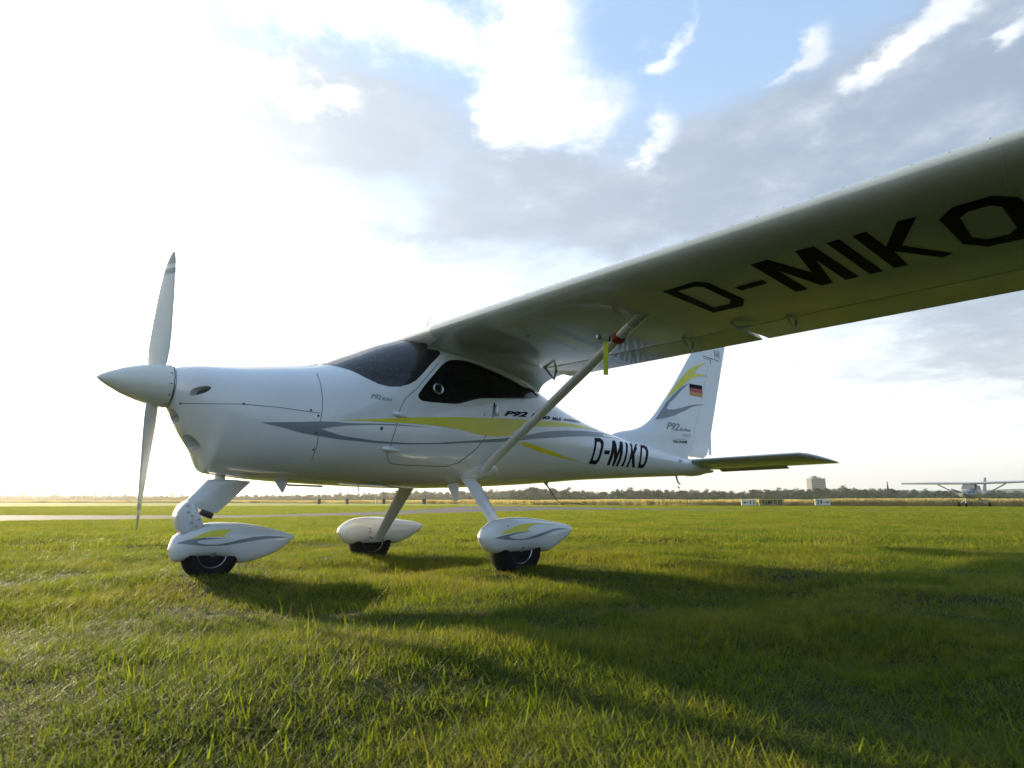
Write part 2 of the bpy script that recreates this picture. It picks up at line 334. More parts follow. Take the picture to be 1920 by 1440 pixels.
# --- decals: flat print following a surface; outlines as seen in the photo are carried onto the real surface
def pip(p, poly):
    r = False; n = len(poly); x, y = p
    for i in range(n):
        x1, y1 = poly[i]; x2, y2 = poly[(i + 1) % n]
        if (y1 > y) != (y2 > y) and x < (x2 - x1) * (y - y1) / (y2 - y1) + x1: r = not r
    return r
def smooth_poly(P, it=2):
    for _ in range(it):
        Q = []
        for i in range(len(P)):
            a, b = P[i], P[(i + 1) % len(P)]; Q += [(a[0]*.75+b[0]*.25, a[1]*.75+b[1]*.25), (a[0]*.25+b[0]*.75, a[1]*.25+b[1]*.75)]
        P = Q
    return P
def decal(name, polys, bvhs, mat, parent, off=0.0015, step=9.0, mirror=False, holes=()):
    pts = []; edges = []
    for P in list(polys) + list(holes):
        s = len(pts); Q = []
        for i in range(len(P)):
            a, b = P[i], P[(i + 1) % len(P)]; L = math.hypot(b[0]-a[0], b[1]-a[1]); k = max(1, int(L / step))
            Q += [(a[0] + (b[0]-a[0]) * j / k, a[1] + (b[1]-a[1]) * j / k) for j in range(k)]
        pts += Q; edges += [(s + i, s + (i + 1) % len(Q)) for i in range(len(Q))]
    inside = lambda c: (any(pip(c, P) for P in polys)) and not any(pip(c, H) for H in holes)
    xs = [p[0] for p in pts]; ys = [p[1] for p in pts]
    for gx in np.arange(min(xs) + step / 2, max(xs), step):
        for gy in np.arange(min(ys) + step / 2, max(ys), step):
            if inside((gx, gy)): pts.append((float(gx), float(gy)))
    r = delaunay_2d_cdt([Vector(p) for p in pts], edges, [], 0, 1e-4); V2, F2 = r[0], r[2]
    V = []; ok = []
    for p in V2:
        h = hit(p.x, p.y, bvhs); ok.append(h is not None)
        if h: n = h[1] if h[1].dot(aray(p.x, p.y)[1]) < 0 else -h[1]; V.append(h[0] + n * off)
        else: V.append(Vector())
    F = []
    for f in F2:
        c = (sum(V2[i].x for i in f) / len(f), sum(V2[i].y for i in f) / len(f))
        if all(ok[i] for i in f) and inside(c): F.append(tuple(f))
    if mirror:
        n = len(V); F += [tuple(i + n for i in f)[::-1] for f in F]; V += [Vector((v.x, -v.y, v.z)) for v in V]
    used = sorted({i for f in F for i in f}); mp = {u: k for k, u in enumerate(used)}
    return mesh_obj(name, [V[i] for i in used], [[mp[i] for i in f] for f in F], mat, parent)
def seam(name, pts, bvhs, parent, w=1.1, mat=None, off=0.001):
    P = []
    for i in range(len(pts) - 1):
        a, b = pts[i], pts[i + 1]; k = max(1, int(math.hypot(b[0]-a[0], b[1]-a[1]) / 6)); P += [(a[0]+(b[0]-a[0])*j/k, a[1]+(b[1]-a[1])*j/k) for j in range(k)]
    P.append(pts[-1]); V = []; F = []
    for i, p in enumerate(P):
        a = P[max(i - 1, 0)]; b = P[min(i + 1, len(P) - 1)]; t = Vector((b[0]-a[0], b[1]-a[1])).normalized(); n = Vector((-t.y, t.x)) * w / 2
        for s in (-1, 1):
            h = hit(p[0] + s * n.x, p[1] + s * n.y, bvhs)
            V.append(h[0] + (h[1] if h[1].dot(aray(*p)[1]) < 0 else -h[1]) * off if h else (V[-2] if len(V) > 1 else Vector(aY(*p, -.3))))
    for i in range(len(P) - 1): F.append((2*i, 2*i+1, 2*i+3, 2*i+2))
    return mesh_obj(name, V, F, mat or seam_m, parent)
def text_mesh(body, shear=0.0, bold=0.0, space=1.0):
    cu = bpy.data.curves.new('t', 'FONT'); cu.body = body; cu.shear = shear; cu.offset = bold; cu.space_character = space; cu.resolution_u = 3
    ob = bpy.data.objects.new('t', cu); COL.objects.link(ob); dg = bpy.context.evaluated_depsgraph_get(); me = bpy.data.meshes.new_from_object(ob.evaluated_get(dg))
    V = [(v.co.x, v.co.y) for v in me.vertices]; F = [tuple(p.vertices) for p in me.polygons]
    bpy.data.objects.remove(ob); bpy.data.curves.remove(cu); bpy.data.meshes.remove(me)
    x0 = min(v[0] for v in V); x1 = max(v[0] for v in V); y0 = min(v[1] for v in V); y1 = max(v[1] for v in V)
    return [((x - x0) / (x1 - x0), (y - y0) / (y1 - y0)) for x, y in V], F
def text_decal(name, body, org, ux, uy, bvhs, mat, parent, shear=0.0, bold=0.0, space=1.0, off=0.002):
    V2, F = text_mesh(body, shear, bold, space); V = []
    for x, y in V2:
        p = (org[0] + ux[0]*x + uy[0]*y, org[1] + ux[1]*x + uy[1]*y); h = hit(*p, bvhs)
        V.append(h[0] + (h[1] if h[1].dot(aray(*p)[1]) < 0 else -h[1]) * off if h else Vector(aY(*p, -.3)))
    return mesh_obj(name, V, F, mat, parent, False)
def boolean(base, cutters, op='DIFFERENCE'):
    ob = bpy.data.objects.new('tmp', base); COL.objects.link(ob); tmp = []
    for c in cutters:
        co = bpy.data.objects.new('cut', c); COL.objects.link(co); tmp.append(co); md = ob.modifiers.new('b', 'BOOLEAN'); md.operation = op; md.solver = 'EXACT'; md.object = co
    dg = bpy.context.evaluated_depsgraph_get(); me = bpy.data.meshes.new_from_object(ob.evaluated_get(dg))
    for o in tmp + [ob]: bpy.data.objects.remove(o)
    return me
def solid(V, F):
    me = bpy.data.meshes.new('s'); me.from_pydata([tuple(v) for v in V], [], [tuple(f) for f in F]); bm = bmesh.new(); bm.from_mesh(me)
    bmesh.ops.recalc_face_normals(bm, faces=bm.faces); bm.to_mesh(me); bm.free(); return me
def prism(poly, y0, y1):
    n = len(poly); V = [(x, y0, z) for x, z in poly] + [(x, y1, z) for x, z in poly]
    return solid(V, [tuple(range(n))[::-1], tuple(range(n, 2*n))] + [(i, (i+1) % n, n+(i+1) % n, n+i) for i in range(n)])
C3 = (560, 600, 4.0); C1 = (160, 440, 3.84); C2 = (280, 760, 4.115); C5 = (860, 560, 3.2); C7 = (1060, 780, 10.667); CT = (1180, 640, 6.545); CW = (1200, 220, 2.6667)
SIDE_PX = crop(C3, [(895,570),(905,545),(960,470),(1020,400),(1080,330),(1120,305),(1160,298),(1250,305),(1330,330),(1420,365),(1530,415),(1620,460),(1690,505),(1745,510),(1810,558),(1790,592),(1500,588),(1380,588),(1320,595),(1210,628),(1150,630),(950,612),(910,600)])
WS_PX = crop(C3, [(150,336),(220,338),(300,352),(400,382),(500,432),(600,480),(680,500),(760,500),(830,480),(880,450),(930,400),(990,330),(1040,280),(1060,255),(1055,238),(1030,222),(990,205),(955,178)])
def xz(P):
    o = []
    for p in P:
        h = hit(*p, [B_FUS])
        if h: o.append((h[0].x, h[0].z))
    return o
side_xz = xz(smooth_poly(SIDE_PX, 1)); ws_xz = xz(WS_PX)
ws_poly = [(0.93, 1.388)] + ws_xz + [(ws_xz[-1][0] - .05, 2.3), (0.93, 2.3)]
outer = solid(*grid([section(x) for x in XS_F], True, True, True))
inner = solid(*grid([section(x, 48, .035) for x in np.linspace(.96, 3.0, 40)], True, True, True))
body = boolean(outer, [inner, prism(ws_poly, -1.2, 1.2), prism(side_xz, -1.2, -.02), prism(side_xz, .02, 1.2)])
fus = link('fuselage', body, paint, AC, True, 28, fix=True)
# cabin lining (inside faces dark)
lin = mesh_obj('cabin_lining', *grid([section(x, 48, .041) for x in np.linspace(.97, 2.99, 40)], True, True, True), interior, fus)
def trim_faces(o, poly_list):
    bm = bmesh.new(); bm.from_mesh(o.data); kill = [f for f in bm.faces if any(pip((f.calc_center_median().x, f.calc_center_median().z), P) for P in poly_list)]
    bmesh.ops.delete(bm, geom=kill, context='FACES'); bm.to_mesh(o.data); bm.free()
def grow(P, k):
    cx = sum(p[0] for p in P) / len(P); cz = sum(p[1] for p in P) / len(P); return [(cx + (x-cx)*k, cz + (z-cz)*k) for x, z in P]
trim_faces(lin, [grow(side_xz, 1.06), grow(ws_poly, 1.03)])
gV, gF = grid([section(x, 180, .008) for x in np.linspace(.88, 3.1, 190)])
def glass_part(name, test, mat):
    F = [f for f in gF if test(np.mean([gV[i] for i in f], axis=0))]; used = sorted({i for f in F for i in f}); mp = {u: k for k, u in enumerate(used)}
    return mesh_obj(name, [gV[i] for i in used], [[mp[i] for i in f] for f in F], mat, fus)
wsg = grow(ws_poly, 1.02); sg = grow(side_xz, 1.03)
glass_part('windscreen', lambda c: pip((c[0], c[2]), wsg), shield_glass)
w1 = glass_part('side_window', lambda c: c[1] < 0 and pip((c[0], c[2]), sg), side_glass)
glass_part('side_window', lambda c: c[1] > 0 and pip((c[0], c[2]), sg), side_glass)
def inset(P, d):
    n = len(P); area = sum(P[i][0]*P[(i+1) % n][1] - P[(i+1) % n][0]*P[i][1] for i in range(n)); s = 1 if area > 0 else -1; o = []
    for i in range(n):
        a, b = P[i-1], P[(i+1) % n]; t = Vector((b[0]-a[0], b[1]-a[1])).normalized(); o.append((P[i][0] - s*t.y*d*1.0, P[i][1] + s*t.x*d))
    return o
SP = smooth_poly(SIDE_PX, 2); wb = decal('window_border', [SP], [B_FUS], seal_m, fus, off=.001, holes=[inset(SP, 3.0)], step=5)
def mirrored(o):
    me = o.data.copy(); c = bpy.data.objects.new(o.name.split('.')[0], me); COL.objects.link(c); c.parent = o.parent
    for v in me.vertices: v.co.y = -v.co.y
    me.flip_normals(); return c
mirrored(wb)
WL = crop(C3, [(60,350),(150,330),(220,334),(300,348),(400,378),(500,428),(600,478),(680,499),(760,500),(830,481),(880,452),(930,402),(990,332),(1040,282),(1062,255),(1057,236),(1030,219),(990,202),(955,176),(930,148),(921,128)])
WI = crop(C3, [(912,140),(905,160),(925,200),(950,235),(905,330),(870,395),(830,440),(770,468),(700,468),(610,445),(500,402),(400,362),(300,338),(220,328),(150,324)])
mirrored(decal('windscreen_border', [WL + WI], [B_FUS], seal_m, fus, off=.001, step=6))
# cockpit furniture seen through the glass
box('instrument_panel', 1.10, 1.17, -.34, .34, 1.00, 1.27, interior, fus, .02)
gs = box('glare_shield', 1.03, 1.24, -.27, .27, 1.28, 1.315, interior, fus, .015)
for y in (-.22, .22):
    st = box('seat', 1.75, 2.15, y-.2, y+.2, .80, .93, seat_m, fus, .04); V, F = box_vf(-.06, .06, -.2, .2, 0, .72)
    bk = box('seat_back', 2.12, 2.24, y-.2, y+.2, .90, 1.42, seat_m, st, .05); box('headrest', 2.16, 2.24, y-.12, y+.12, 1.43, 1.60, seat_m, st, .035)
    tube('control_stick', [(1.55, y, .7), (1.58, y, .95), (1.54, y, 1.12)], .014, darkmetal, fus, 8)
hd = lathe('headset', [(-.10, .02), (-.08, .05), (0, .055), (.02, .03)], (1.17, -.12, 1.40), (0, 1, 0), seat_m, fus, 16)
# --- cowling, spinner, propeller
INLETS = [smooth_poly(crop(C2, pl), 2) for pl in ([(150,15),(215,40),(240,130),(178,160),(160,100)], [(245,228),(300,215),(355,250),(415,325),(345,352),(308,352),(262,285)], [(330,390),(360,410),(380,470),(360,500),(345,450)])]
INLETS.append(smooth_poly(crop(C1, [(738,1160),(750,1120),(800,1095),(880,1083),(915,1095),(905,1118),(860,1142),(780,1162)]), 2))
def inlet_frame(P):
    H = [h for h in (hit(*p, [B_FUS]) for p in P) if h]; c = sum((h[0] for h in H), Vector()) / len(H)
    n = sum((h[1] if h[1].dot(h[0] - Vector((.6, 0, .95))) > 0 else -h[1] for h in H), Vector()).normalized(); return H, c, n, -n
def recess(P, depth):
    H, c, n, inn = inlet_frame(P); top = [h[0] + n * .03 for h in H]; bot = [c + (h[0] - c) * .75 + inn * depth for h in H]; m = len(top)
    return solid(top + bot, [tuple(range(m)), tuple(range(m, 2*m))[::-1]] + [(k, (k+1) % m, m+(k+1) % m, m+k) for k in range(m)])
cowl_me = boolean(solid(*grid([section(x) for x in XS_C], True, True, True)), [recess(P, .07) for P in INLETS])
cowl = link('engine_cowling', cowl_me, paint, AC, True, 30)
ZP = 1.0868
sp = lathe('spinner', [(-.307, .001), (-.29, .018), (-.25, .042), (-.18, .076), (-.10, .103), (-.03, .119), (.03, .126), (.058, .127), (.062, .12)], (0, 0, ZP), (1, 0, 0), prop_m, AC, 48)
lathe('spinner_back_plate', [(.063, .118), (.063, .128), (.068, .128), (.068, .1)], (0, 0, ZP), (1, 0, 0), alu, sp, 48)
for k in range(12):
    a = 2 * math.pi * k / 12; lathe('screw', [(0, .0001), (.001, .0045), (.003, .004)], (.045, .1275*math.cos(a), ZP + .1275*math.sin(a)), (0, math.cos(a), math.sin(a)), darkmetal, sp, 8)
rs = [.085, .14, .22, .32, .42, .52, .62, .685, .72, .75, .80, .825, .832]; ch = [.088, .118, .140, .146, .142, .135, .121, .106, .096, .084, .052, .022, .005]; pt = [52, 46, 40, 35, 31, 28, 25, 23, 22, 21.5, 20, 19, 19]; sw = [0, 0, 0, 0, 0, .001, .003, .006, .009, .012, .018, .024, .027]
def blade(sgn):
    rows = []
    for r, c, p, s in zip(rs, ch, pt, sw):
        p = R(p); th = .16 if r < .15 else .10; ring = []
        for k in range(20):
            a = 2 * math.pi * k / 20; u = -math.cos(a) * .5 * c + s * 1.0; v = math.sin(a) * .5 * c * th * (1.4 if math.sin(a) > 0 else .7)
            # chord u runs LE->TE: TE is aft (+X) and towards -Y for the upper blade
            X = u * math.sin(p) - v * math.cos(p); Y = -u * math.cos(p) - v * math.sin(p); ring.append((X + .0, Y, r))
        rows.append(ring)
    M = Matrix.Translation((-.012, 0, ZP)) @ Matrix.Rotation(-0.0464 + (0 if sgn > 0 else math.pi), 4, 'X')
    return [[M @ Vector(q) for q in ring] for ring in rows]
for sgn in (1, -1):
    rows = blade(sgn); b = mesh_obj('propeller_blade', *grid(rows, True, True, True), prop_m, AC)
    for i0, nm in ((7, 'tip_band'), (9, 'tip_band')):
        sub = rows[i0:i0 + 2] if i0 == 7 else rows[i0:]
        sub2 = []
        for ring in sub:
            c = sum(ring, Vector()) / len(ring); sub2.append([c + (q - c) * 1.03 + (q - c).normalized() * .0006 for q in ring])
        mesh_obj(nm, *grid(sub2, True, i0 == 9, i0 == 9), propband, b)
for P in INLETS:                      # duct floor coloured dark for the shade deep in each recess
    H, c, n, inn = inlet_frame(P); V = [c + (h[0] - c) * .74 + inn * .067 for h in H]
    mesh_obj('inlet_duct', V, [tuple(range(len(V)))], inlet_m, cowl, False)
seam('cowling_split_line', [(337,756),(386,757),(457,757.7),(524,764),(600,774.6)], [B_FUS], cowl)
seam('firewall_seam', [(594,700),(601,720),(605,747),(604,770),(599,800),(595,832),(584,865)], [B_FUS], fus)
def stud(px, py, r=.007, name='fastener', par=None, bv=None, m=None):
    h = hit(px, py, bv or [B_FUS])
    if h: n = h[1] if h[1].dot(aray(px, py)[1]) < 0 else -h[1]; lathe(name, [(-.001, r), (.0015, r), (.0025, r*.6)], h[0], n, m or darkmetal, par or cowl, 12)
for p in ((457,757),(583,769),(597,779.5),(593,811.5),(587.5,843),(338,757)): stud(*p)
# door lines, hinges, handle
door = [(822,681),(800,707),(780,730),(760,747),(751,765),(746,780),(744,797),(735,825),(731,840),(725.5,850),(726,860),(732,869),(745,871),(785,873),(835,874.5),(860,867.5),(892,842.5),(910,820),(920,800),(924,780),(926,755)]
seam('door_seam', door, [B_FUS], fus, 1.2)
for p in ((749, 777), (730, 842)):
    h = hit(*p, [B_FUS]); tube('door_hinge', [h[0] + Vector((-.055, 0, .0)), h[0] + Vector((-.03, -.004, 0)), h[0] + Vector((.0, -.008, -.002)), h[0] + Vector((.05, -.002, -.004)), h[0] + Vector((.08, .004, -.006))], [(.003, .003), (.014, .010), (.018, .014), (.010, .008), (.002, .002)], paint, fus, 12)
h = hit(929, 772, [B_FUS]); tube('door_handle', [h[0] + Vector((0, -.006, .05)), h[0] + Vector((.0, -.012, 0)), h[0] + Vector((-.002, -.008, -.03))], [(.003, .012), (.006, .02), (.003, .012)], alu, fus, 10, flat=(0, 1, 0))
decal('handle_recess', [crop(C3, [(1463,620),(1472,620),(1474,655),(1464,655)])], [B_FUS], black, fus, step=4)
for p in ((908, 777), (934, 777.5)): stud(*p, .010, 'lock', fus, None, lightgrey)
stud(715.5, 803, .011, 'fuel_sight', fus, None, darkmetal); stud(715.5, 803, .006, 'fuel_sight', fus, None, paint)
h = hit(822, 729, [B_FUS]); lathe('air_vent', [(-.004, .026), (.004, .030), (.008, .036), (.004, .041), (-.002, .041)], h[0], h[1] if h[1].y < 0 else -h[1], alu, fus, 28); lathe('air_vent_flap', [(0, .029), (.003, .028)], h[0], h[1] if h[1].y < 0 else -h[1], seal_m, fus, 28)
# raindrops on the windscreen
dv = []; df = []
for i in range(420):
    px = random.gauss(700, 34); py = random.gauss(652, 15)
    if random.random() < .18: px, py = random.uniform(660, 800), random.uniform(640, 715)
    if not pip((px, py), WL + WI) and pip((px, py), WI + crop(C3, [(150,300),(300,255),(480,195),(700,150),(912,118)])):
        hh = hit(px, py, [B_FUS])
        if not hh: continue
        n = hh[1] if hh[1].y < 0 or hh[1].z > 0 else -hh[1]; r = random.uniform(.0012, .0032); a = n.orthogonal().normalized(); b = n.cross(a); s = len(dv); c0 = hh[0] - n * .007
        dv.append(c0 + n * r)
        for k in range(6): dv.append(c0 + (a * math.cos(k*math.pi/3) + b * math.sin(k*math.pi/3)) * r)
        df += [(s, s+1+k, s+1+(k+1) % 6) for k in range(6)]
tag(mesh_obj('raindrops', dv, df, dropm, fus), kind='stuff')
# --- painted livery on the fuselage side
G1 = [(489,792),(545,791.3),(600,790),(632,791.2),(665,793.8),(705,794),(745,795.5),(775,798),(803,801),(745,797.6),(700,796.5),(655,797.5),(627,800),(601,804.3),(642,817),(700,826),(760,830.5),(820,830.5),(885,826),(935,822.5),(972,819),(1016,810),(1038,808),(1060,807),(1097,808),(1125,811),(1149,816.5),(1163,820),(1177,824.5),(1200,831.3),
      (1200,832.3),(1172,825.5),(1154,822),(1125,819),(1097,818),(1060,819),(1010,822.5),(963,827),(922,829),(860,831),(835,832.5),(760,833),(710,831),(635,823.5),(566,812),(535,803)]
decal('grey_stripe', [G1], [B_FUS], grey, fus, step=7)
seam('tail_pinstripe', [(1196,831),(1238,840),(1266,847.5),(1294,855)], [B_FUS], fus, 1.0, grey)
Y1 = [(620,787.5),(665,786.3),(710,785.3),(785,782.5),(860,782),(922,784),(985,786.5),(1040,791),(1064,793.5),(1097,799.5),(1122,806.5),(1118,807),(1097,803.5),(1066,800),(1034,799.3),(1003,800.5),(980,803),(966,807),(960,812),(965,815),(950,817.5),(935,818.5),(910,817),(890,812.5),(872,807.5),(825,799),(772,794),(685,789)]
decal('yellow_stripe', [Y1], [B_FUS], yellow, fus, step=7, off=.0018)
decal('yellow_stripe', [[(969,830.5),(985,829.5),(1010,837.5),(1040,847.5),(1060,857),(1091,865.6),(1060,860.5),(1035,854),(1000,843)]], [B_FUS], yellow, fus, step=7, off=.0018)
reg = [([(580,435),(690,440),(745,480),(768,545),(755,640),(700,830),(665,905),(610,968),(460,950),(510,860),(560,700),(585,560)], [(628,515),(690,518),(712,560),(710,620),(665,800),(640,850),(610,890),(545,880),(575,780),(610,650)]),
 ([(785,685),(888,690),(875,770),(770,758)], None),
 ([(938,487),(932,600),(905,760),(830,980),(878,985),(945,820),(968,725),(972,850),(928,995),(968,1000),(1035,850),(1098,705),(1065,860),(1003,1000),(1045,1005),(1105,890),(1148,730),(1153,590),(1135,515),(1083,512),(1078,610),(1038,745),(1028,640),(1012,540),(985,492)], None),
 ([(1197,525),(1240,550),(1250,610),(1245,720),(1210,880),(1155,1008),(1110,1003),(1170,880),(1205,740),(1210,620)], None),
 ([(1287,545),(1322,550),(1340,600),(1348,715),(1395,565),(1443,570),(1432,650),(1380,775),(1388,1028),(1335,1025),(1325,840),(1250,1022),(1208,1018),(1272,880),(1308,740),(1310,630)], None),
 ([(1490,582),(1580,590),(1630,625),(1658,700),(1655,800),(1625,920),(1590,990),(1545,1042),(1445,1035),(1478,900),(1495,760),(1500,650)], [(1535,640),(1575,645),(1600,680),(1612,750),(1600,850),(1575,930),(1550,970),(1505,968),(1515,870),(1530,760)])]
for P, H in reg: decal('registration_letter', [crop(C7, P)], [B_FUS], black, fus, step=4, off=.002, holes=[crop(C7, H)] if H else ())
text_decal('model_lettering', 'P92', (944.5, 780), (45, 2.5), (0, -10), [B_FUS], black, fus, .35, .05, 1.0)
text_decal('model_lettering', 'Echo', (995, 784), (36, 3.2), (0, -9.5), [B_FUS], black, fus, .3, .05, 1.0)
text_decal('model_lettering', 'MkII', (1035, 787.8), (17, 1.6), (0, -6), [B_FUS], black, fus, .2, .02)
text_decal('model_lettering', '600Kg', (1056.5, 790), (31, 5), (0, -6), [B_FUS], black, fus, .15, .02)
text_decal('small_lettering', 'P92', (695, 747), (20, 2.6), (0, -9), [B_FUS], grey, fus, .3, .02)
text_decal('small_lettering', 'Echo', (716, 750), (19, 1.6), (0, -5.5), [B_FUS], grey, fus, .3, .02)
# --- wings
XLE, CHORD = 1.545, 1.38
def zte(y): return 1.552 + 0.0077 * abs(y)
def foil(x, up):
    t = .148; yt = 5*t*(.2969*math.sqrt(max(x, 0)) - .126*x - .3516*x*x + .2843*x**3 - .1036*x**4); m, p = .022, .4
    yc = m/p**2*(2*p*x - x*x) if x < p else m/(1-p)**2*((1-2*p) + 2*p*x - x*x); return yc + yt if up else yc - yt
def wpt(x, up, y, s=1.0, dx=0.0): return Vector((XLE + dx + CHORD * x, y, zte(y) + .10 * (1 - x) + CHORD * foil(x, up) * s))
COSX = [(k / 26) ** 2.2 for k in range(27)]
def main_ring(y, s=1.0, x1=.765):
    xs = [x * x1 for x in COSX]; return [wpt(x, True, y, s) for x in reversed(xs)] + [wpt(x, False, y, s) for x in xs[1:]]
def flap_ring(y, x0=.775, x1=1.0, s=1.0, droop=0.0):
    xs = [x0 + (x1 - x0) * k / 6 for k in range(7)]
    zc = lambda x, up: wpt(min(x, 1.0), up, y, s) + Vector((CHORD * max(0, x - 1.0), 0, 0)) + Vector((0, 0, -droop * (x - x0)))
    nose = (zc(x0, True) + zc(x0, False)) / 2 - Vector((.012, 0, 0)); return [zc(x, True) for x in xs] + [zc(x, False) for x in reversed(xs)] + [nose]
bv_w = []
for s in (-1, 1):
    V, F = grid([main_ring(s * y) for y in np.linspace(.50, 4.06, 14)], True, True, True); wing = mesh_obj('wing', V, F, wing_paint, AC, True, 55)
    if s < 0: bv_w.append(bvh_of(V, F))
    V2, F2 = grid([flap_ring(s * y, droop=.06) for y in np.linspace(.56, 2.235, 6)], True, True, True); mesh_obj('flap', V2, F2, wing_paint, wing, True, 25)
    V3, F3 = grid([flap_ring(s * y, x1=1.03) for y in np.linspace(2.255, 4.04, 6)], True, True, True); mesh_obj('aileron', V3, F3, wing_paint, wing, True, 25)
    if s < 0: bv_w += [bvh_of(V2, F2), bvh_of(V3, F3)]
    rows = []
    for k in range(9):
        t = k / 8; y = 4.062 + .30 * math.sin(t * math.pi / 2); sh = math.cos(t * math.pi / 2) * .97 + .03; ring = []
        for x in reversed(COSX): ring.append(wpt(x, True, s * y, sh))
        for x in COSX[1:]: ring.append(wpt(x, False, s * y, sh))
        c0 = XLE + CHORD * .55; ring = [Vector((c0 + (q.x - c0) * (1 - .42 * t ** 2.5), q.y, q.z)) for q in ring]; rows.append(ring)
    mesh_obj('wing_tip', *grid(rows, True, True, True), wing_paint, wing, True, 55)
    # brackets of flap and aileron
    for yb, L in ((.60, .15), (1.86, .13), (2.55, .10), (3.85, .10)):
        a = wpt(.72, False, s * yb) + Vector((0, 0, .006)); b = wpt(.85, False, s * yb) + Vector((0, 0, .006)); c = wpt(.83, False, s * yb) + Vector((0, 0, -L * .60)); c2 = c + Vector((.03, 0, .004))
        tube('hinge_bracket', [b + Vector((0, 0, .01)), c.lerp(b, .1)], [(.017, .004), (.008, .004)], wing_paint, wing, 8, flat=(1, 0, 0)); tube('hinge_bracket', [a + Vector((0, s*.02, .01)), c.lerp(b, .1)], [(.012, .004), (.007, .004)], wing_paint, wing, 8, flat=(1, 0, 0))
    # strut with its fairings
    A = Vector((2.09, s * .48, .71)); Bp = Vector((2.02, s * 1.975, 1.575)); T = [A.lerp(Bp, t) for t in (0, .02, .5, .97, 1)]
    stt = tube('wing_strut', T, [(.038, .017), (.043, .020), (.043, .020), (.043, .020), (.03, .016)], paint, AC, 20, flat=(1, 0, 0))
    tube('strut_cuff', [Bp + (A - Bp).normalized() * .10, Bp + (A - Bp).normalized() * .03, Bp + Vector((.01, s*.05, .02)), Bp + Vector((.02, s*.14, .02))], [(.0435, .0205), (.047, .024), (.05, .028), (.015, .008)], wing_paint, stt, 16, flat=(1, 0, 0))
    # concave fairing between cabin side and wing underside
    rows = []
    for x in np.linspace(1.60, 2.86, 26):
        tt = (x - 1.60) / 1.26; zA = 1.545 - .02 * tt - .10 * tt ** 1.6; zA = min(zA, sect_par(x)[0] - .02); yA = fus_y(x, zA) - .004
        xf = (x - XLE) / CHORD; Bq = wpt(min(xf, .765), False, s * (.66 - .06 * tt)) + Vector((0, 0, .004)); Aq = Vector((x, s * yA, zA)); Bq.x = x; Cq = Vector((x, s * (yA + .02), Bq.z - .015))
        rows.append([Aq * (1-t)**2 + Cq * 2*t*(1-t) + Bq * t*t for t in np.linspace(0, 1, 12)])
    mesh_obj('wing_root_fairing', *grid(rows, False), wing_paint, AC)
rows = [main_ring(y, .96, .765) for y in np.linspace(-.499, .499, 9)]
mesh_obj('roof_fairing', *grid(rows, True, True, True), paint, AC, True, 55)
rl = [[(110,870),(275,820),(340,825),(522,908),(515,942),(368,976)], [(470,850),(610,812),(638,828),(510,865)], [(550,735),(640,710),(860,775),(775,667),(868,643),(1097,795),(1028,812),(880,712),(965,825),(910,840),(690,765),(842,858),(780,872)],
      [(930,628),(995,608),(1218,768),(1150,783)], [(1060,592),(1130,570),(1230,645),(1285,520),(1383,495),(1310,640),(1568,678),(1510,700),(1270,668),(1342,738),(1270,752)], [(1495,510),(1560,448),(1760,390),(1895,398),(1990,480),(2010,560),(1950,600),(1740,645),(1615,632)]]
rh = {0: [(188,868),(275,845),(318,848),(452,912),(448,932),(370,950)], 5: [(1600,500),(1640,470),(1750,440),(1810,445),(1885,550),(1845,585),(1730,608),(1660,598)]}
port_wing = [o for o in AC.children if o.name.startswith('wing') and 'strut' not in o.name and 'root' not in o.name][0]
for i, P in enumerate(rl): decal('wing_letter', [crop(CW, P)], bv_w, black, port_wing, step=12, off=.0015, holes=[crop(CW, rh[i])] if i in rh else ())
for yy in (2.30, 4.02): pass
seam('wing_tip_seam', [(1868,246),(1872,262),(1876,290),(1888,350)], bv_w, port_wing, 1.2, lightgrey)
for k in range(26): # small rivets along the leading edge
    y = -1.0 - k * .12; p = wpt(.012, True, y); lathe('rivet', [(0, .003), (.0018, .002)], p, (-.6, 0, .8), darkmetal, port_wing, 6)
stud(990, 630, .012, 'drain_cap', port_wing, bv_w); stud(1389, 529, .010, 'drain_cap', port_wing, bv_w, lightgrey)
h = hit(1383, 607, bv_w)
if h: tube('wing_step_vane', [h[0] + Vector((-.05, .02, 0)), h[0] + Vector((0, 0, -.03)), h[0] + Vector((.06, -.06, -.01))], [(.006, .003), (.016, .005), (.004, .002)], wing_paint, port_wing, 8)
tube('whip_antenna', [(1.72, -.18, 1.70), (1.74, -.18, 1.80), (1.78, -.18, 1.90)], [.004, .003, .0015], darkmetal, AC, 6)
# --- tail: fin, rudder, tailplane
LEz = [1.02, 1.20, 1.262, 1.293, 1.347, 1.444, 1.66, 1.82, 2.345, 2.50, 2.555]; LEx = [4.02, 4.10, 4.25, 4.414, 4.592, 4.762, 4.987, 5.143, 5.59, 5.735, 5.83]
TEz = [1.02, 1.123, 1.16, 1.4, 2.337, 2.538, 2.56]; TEx = [5.70, 5.80, 5.87, 5.957, 6.264, 6.332, 6.33]
HGz = [1.02, 1.12, 2.30, 2.56]; HGx = [5.42, 5.45, 5.93, 6.03]
def fin_ring(z, x0, x1, th, L, T, rd=False, n=14):
    P = []
    for k in range(n + 1):
        u = .5 * (1 - math.cos(math.pi * k / n)); x = x0 + (x1 - x0) * u; f = (x - L) / (T - L)
        P.append((x, th * 5 * (.2969 * math.sqrt(max(f, 0)) - .126*f - .3516*f*f + .2843*f**3 - .1036*f**4)))
    return [Vector((x, -y, z)) for x, y in P] + [Vector((x, y, z)) for x, y in reversed(P)]
fz = np.concatenate([np.linspace(1.02, 1.5, 22), np.linspace(1.53, 2.50, 22), [2.53, 2.55]])
fr_, rr = [], []
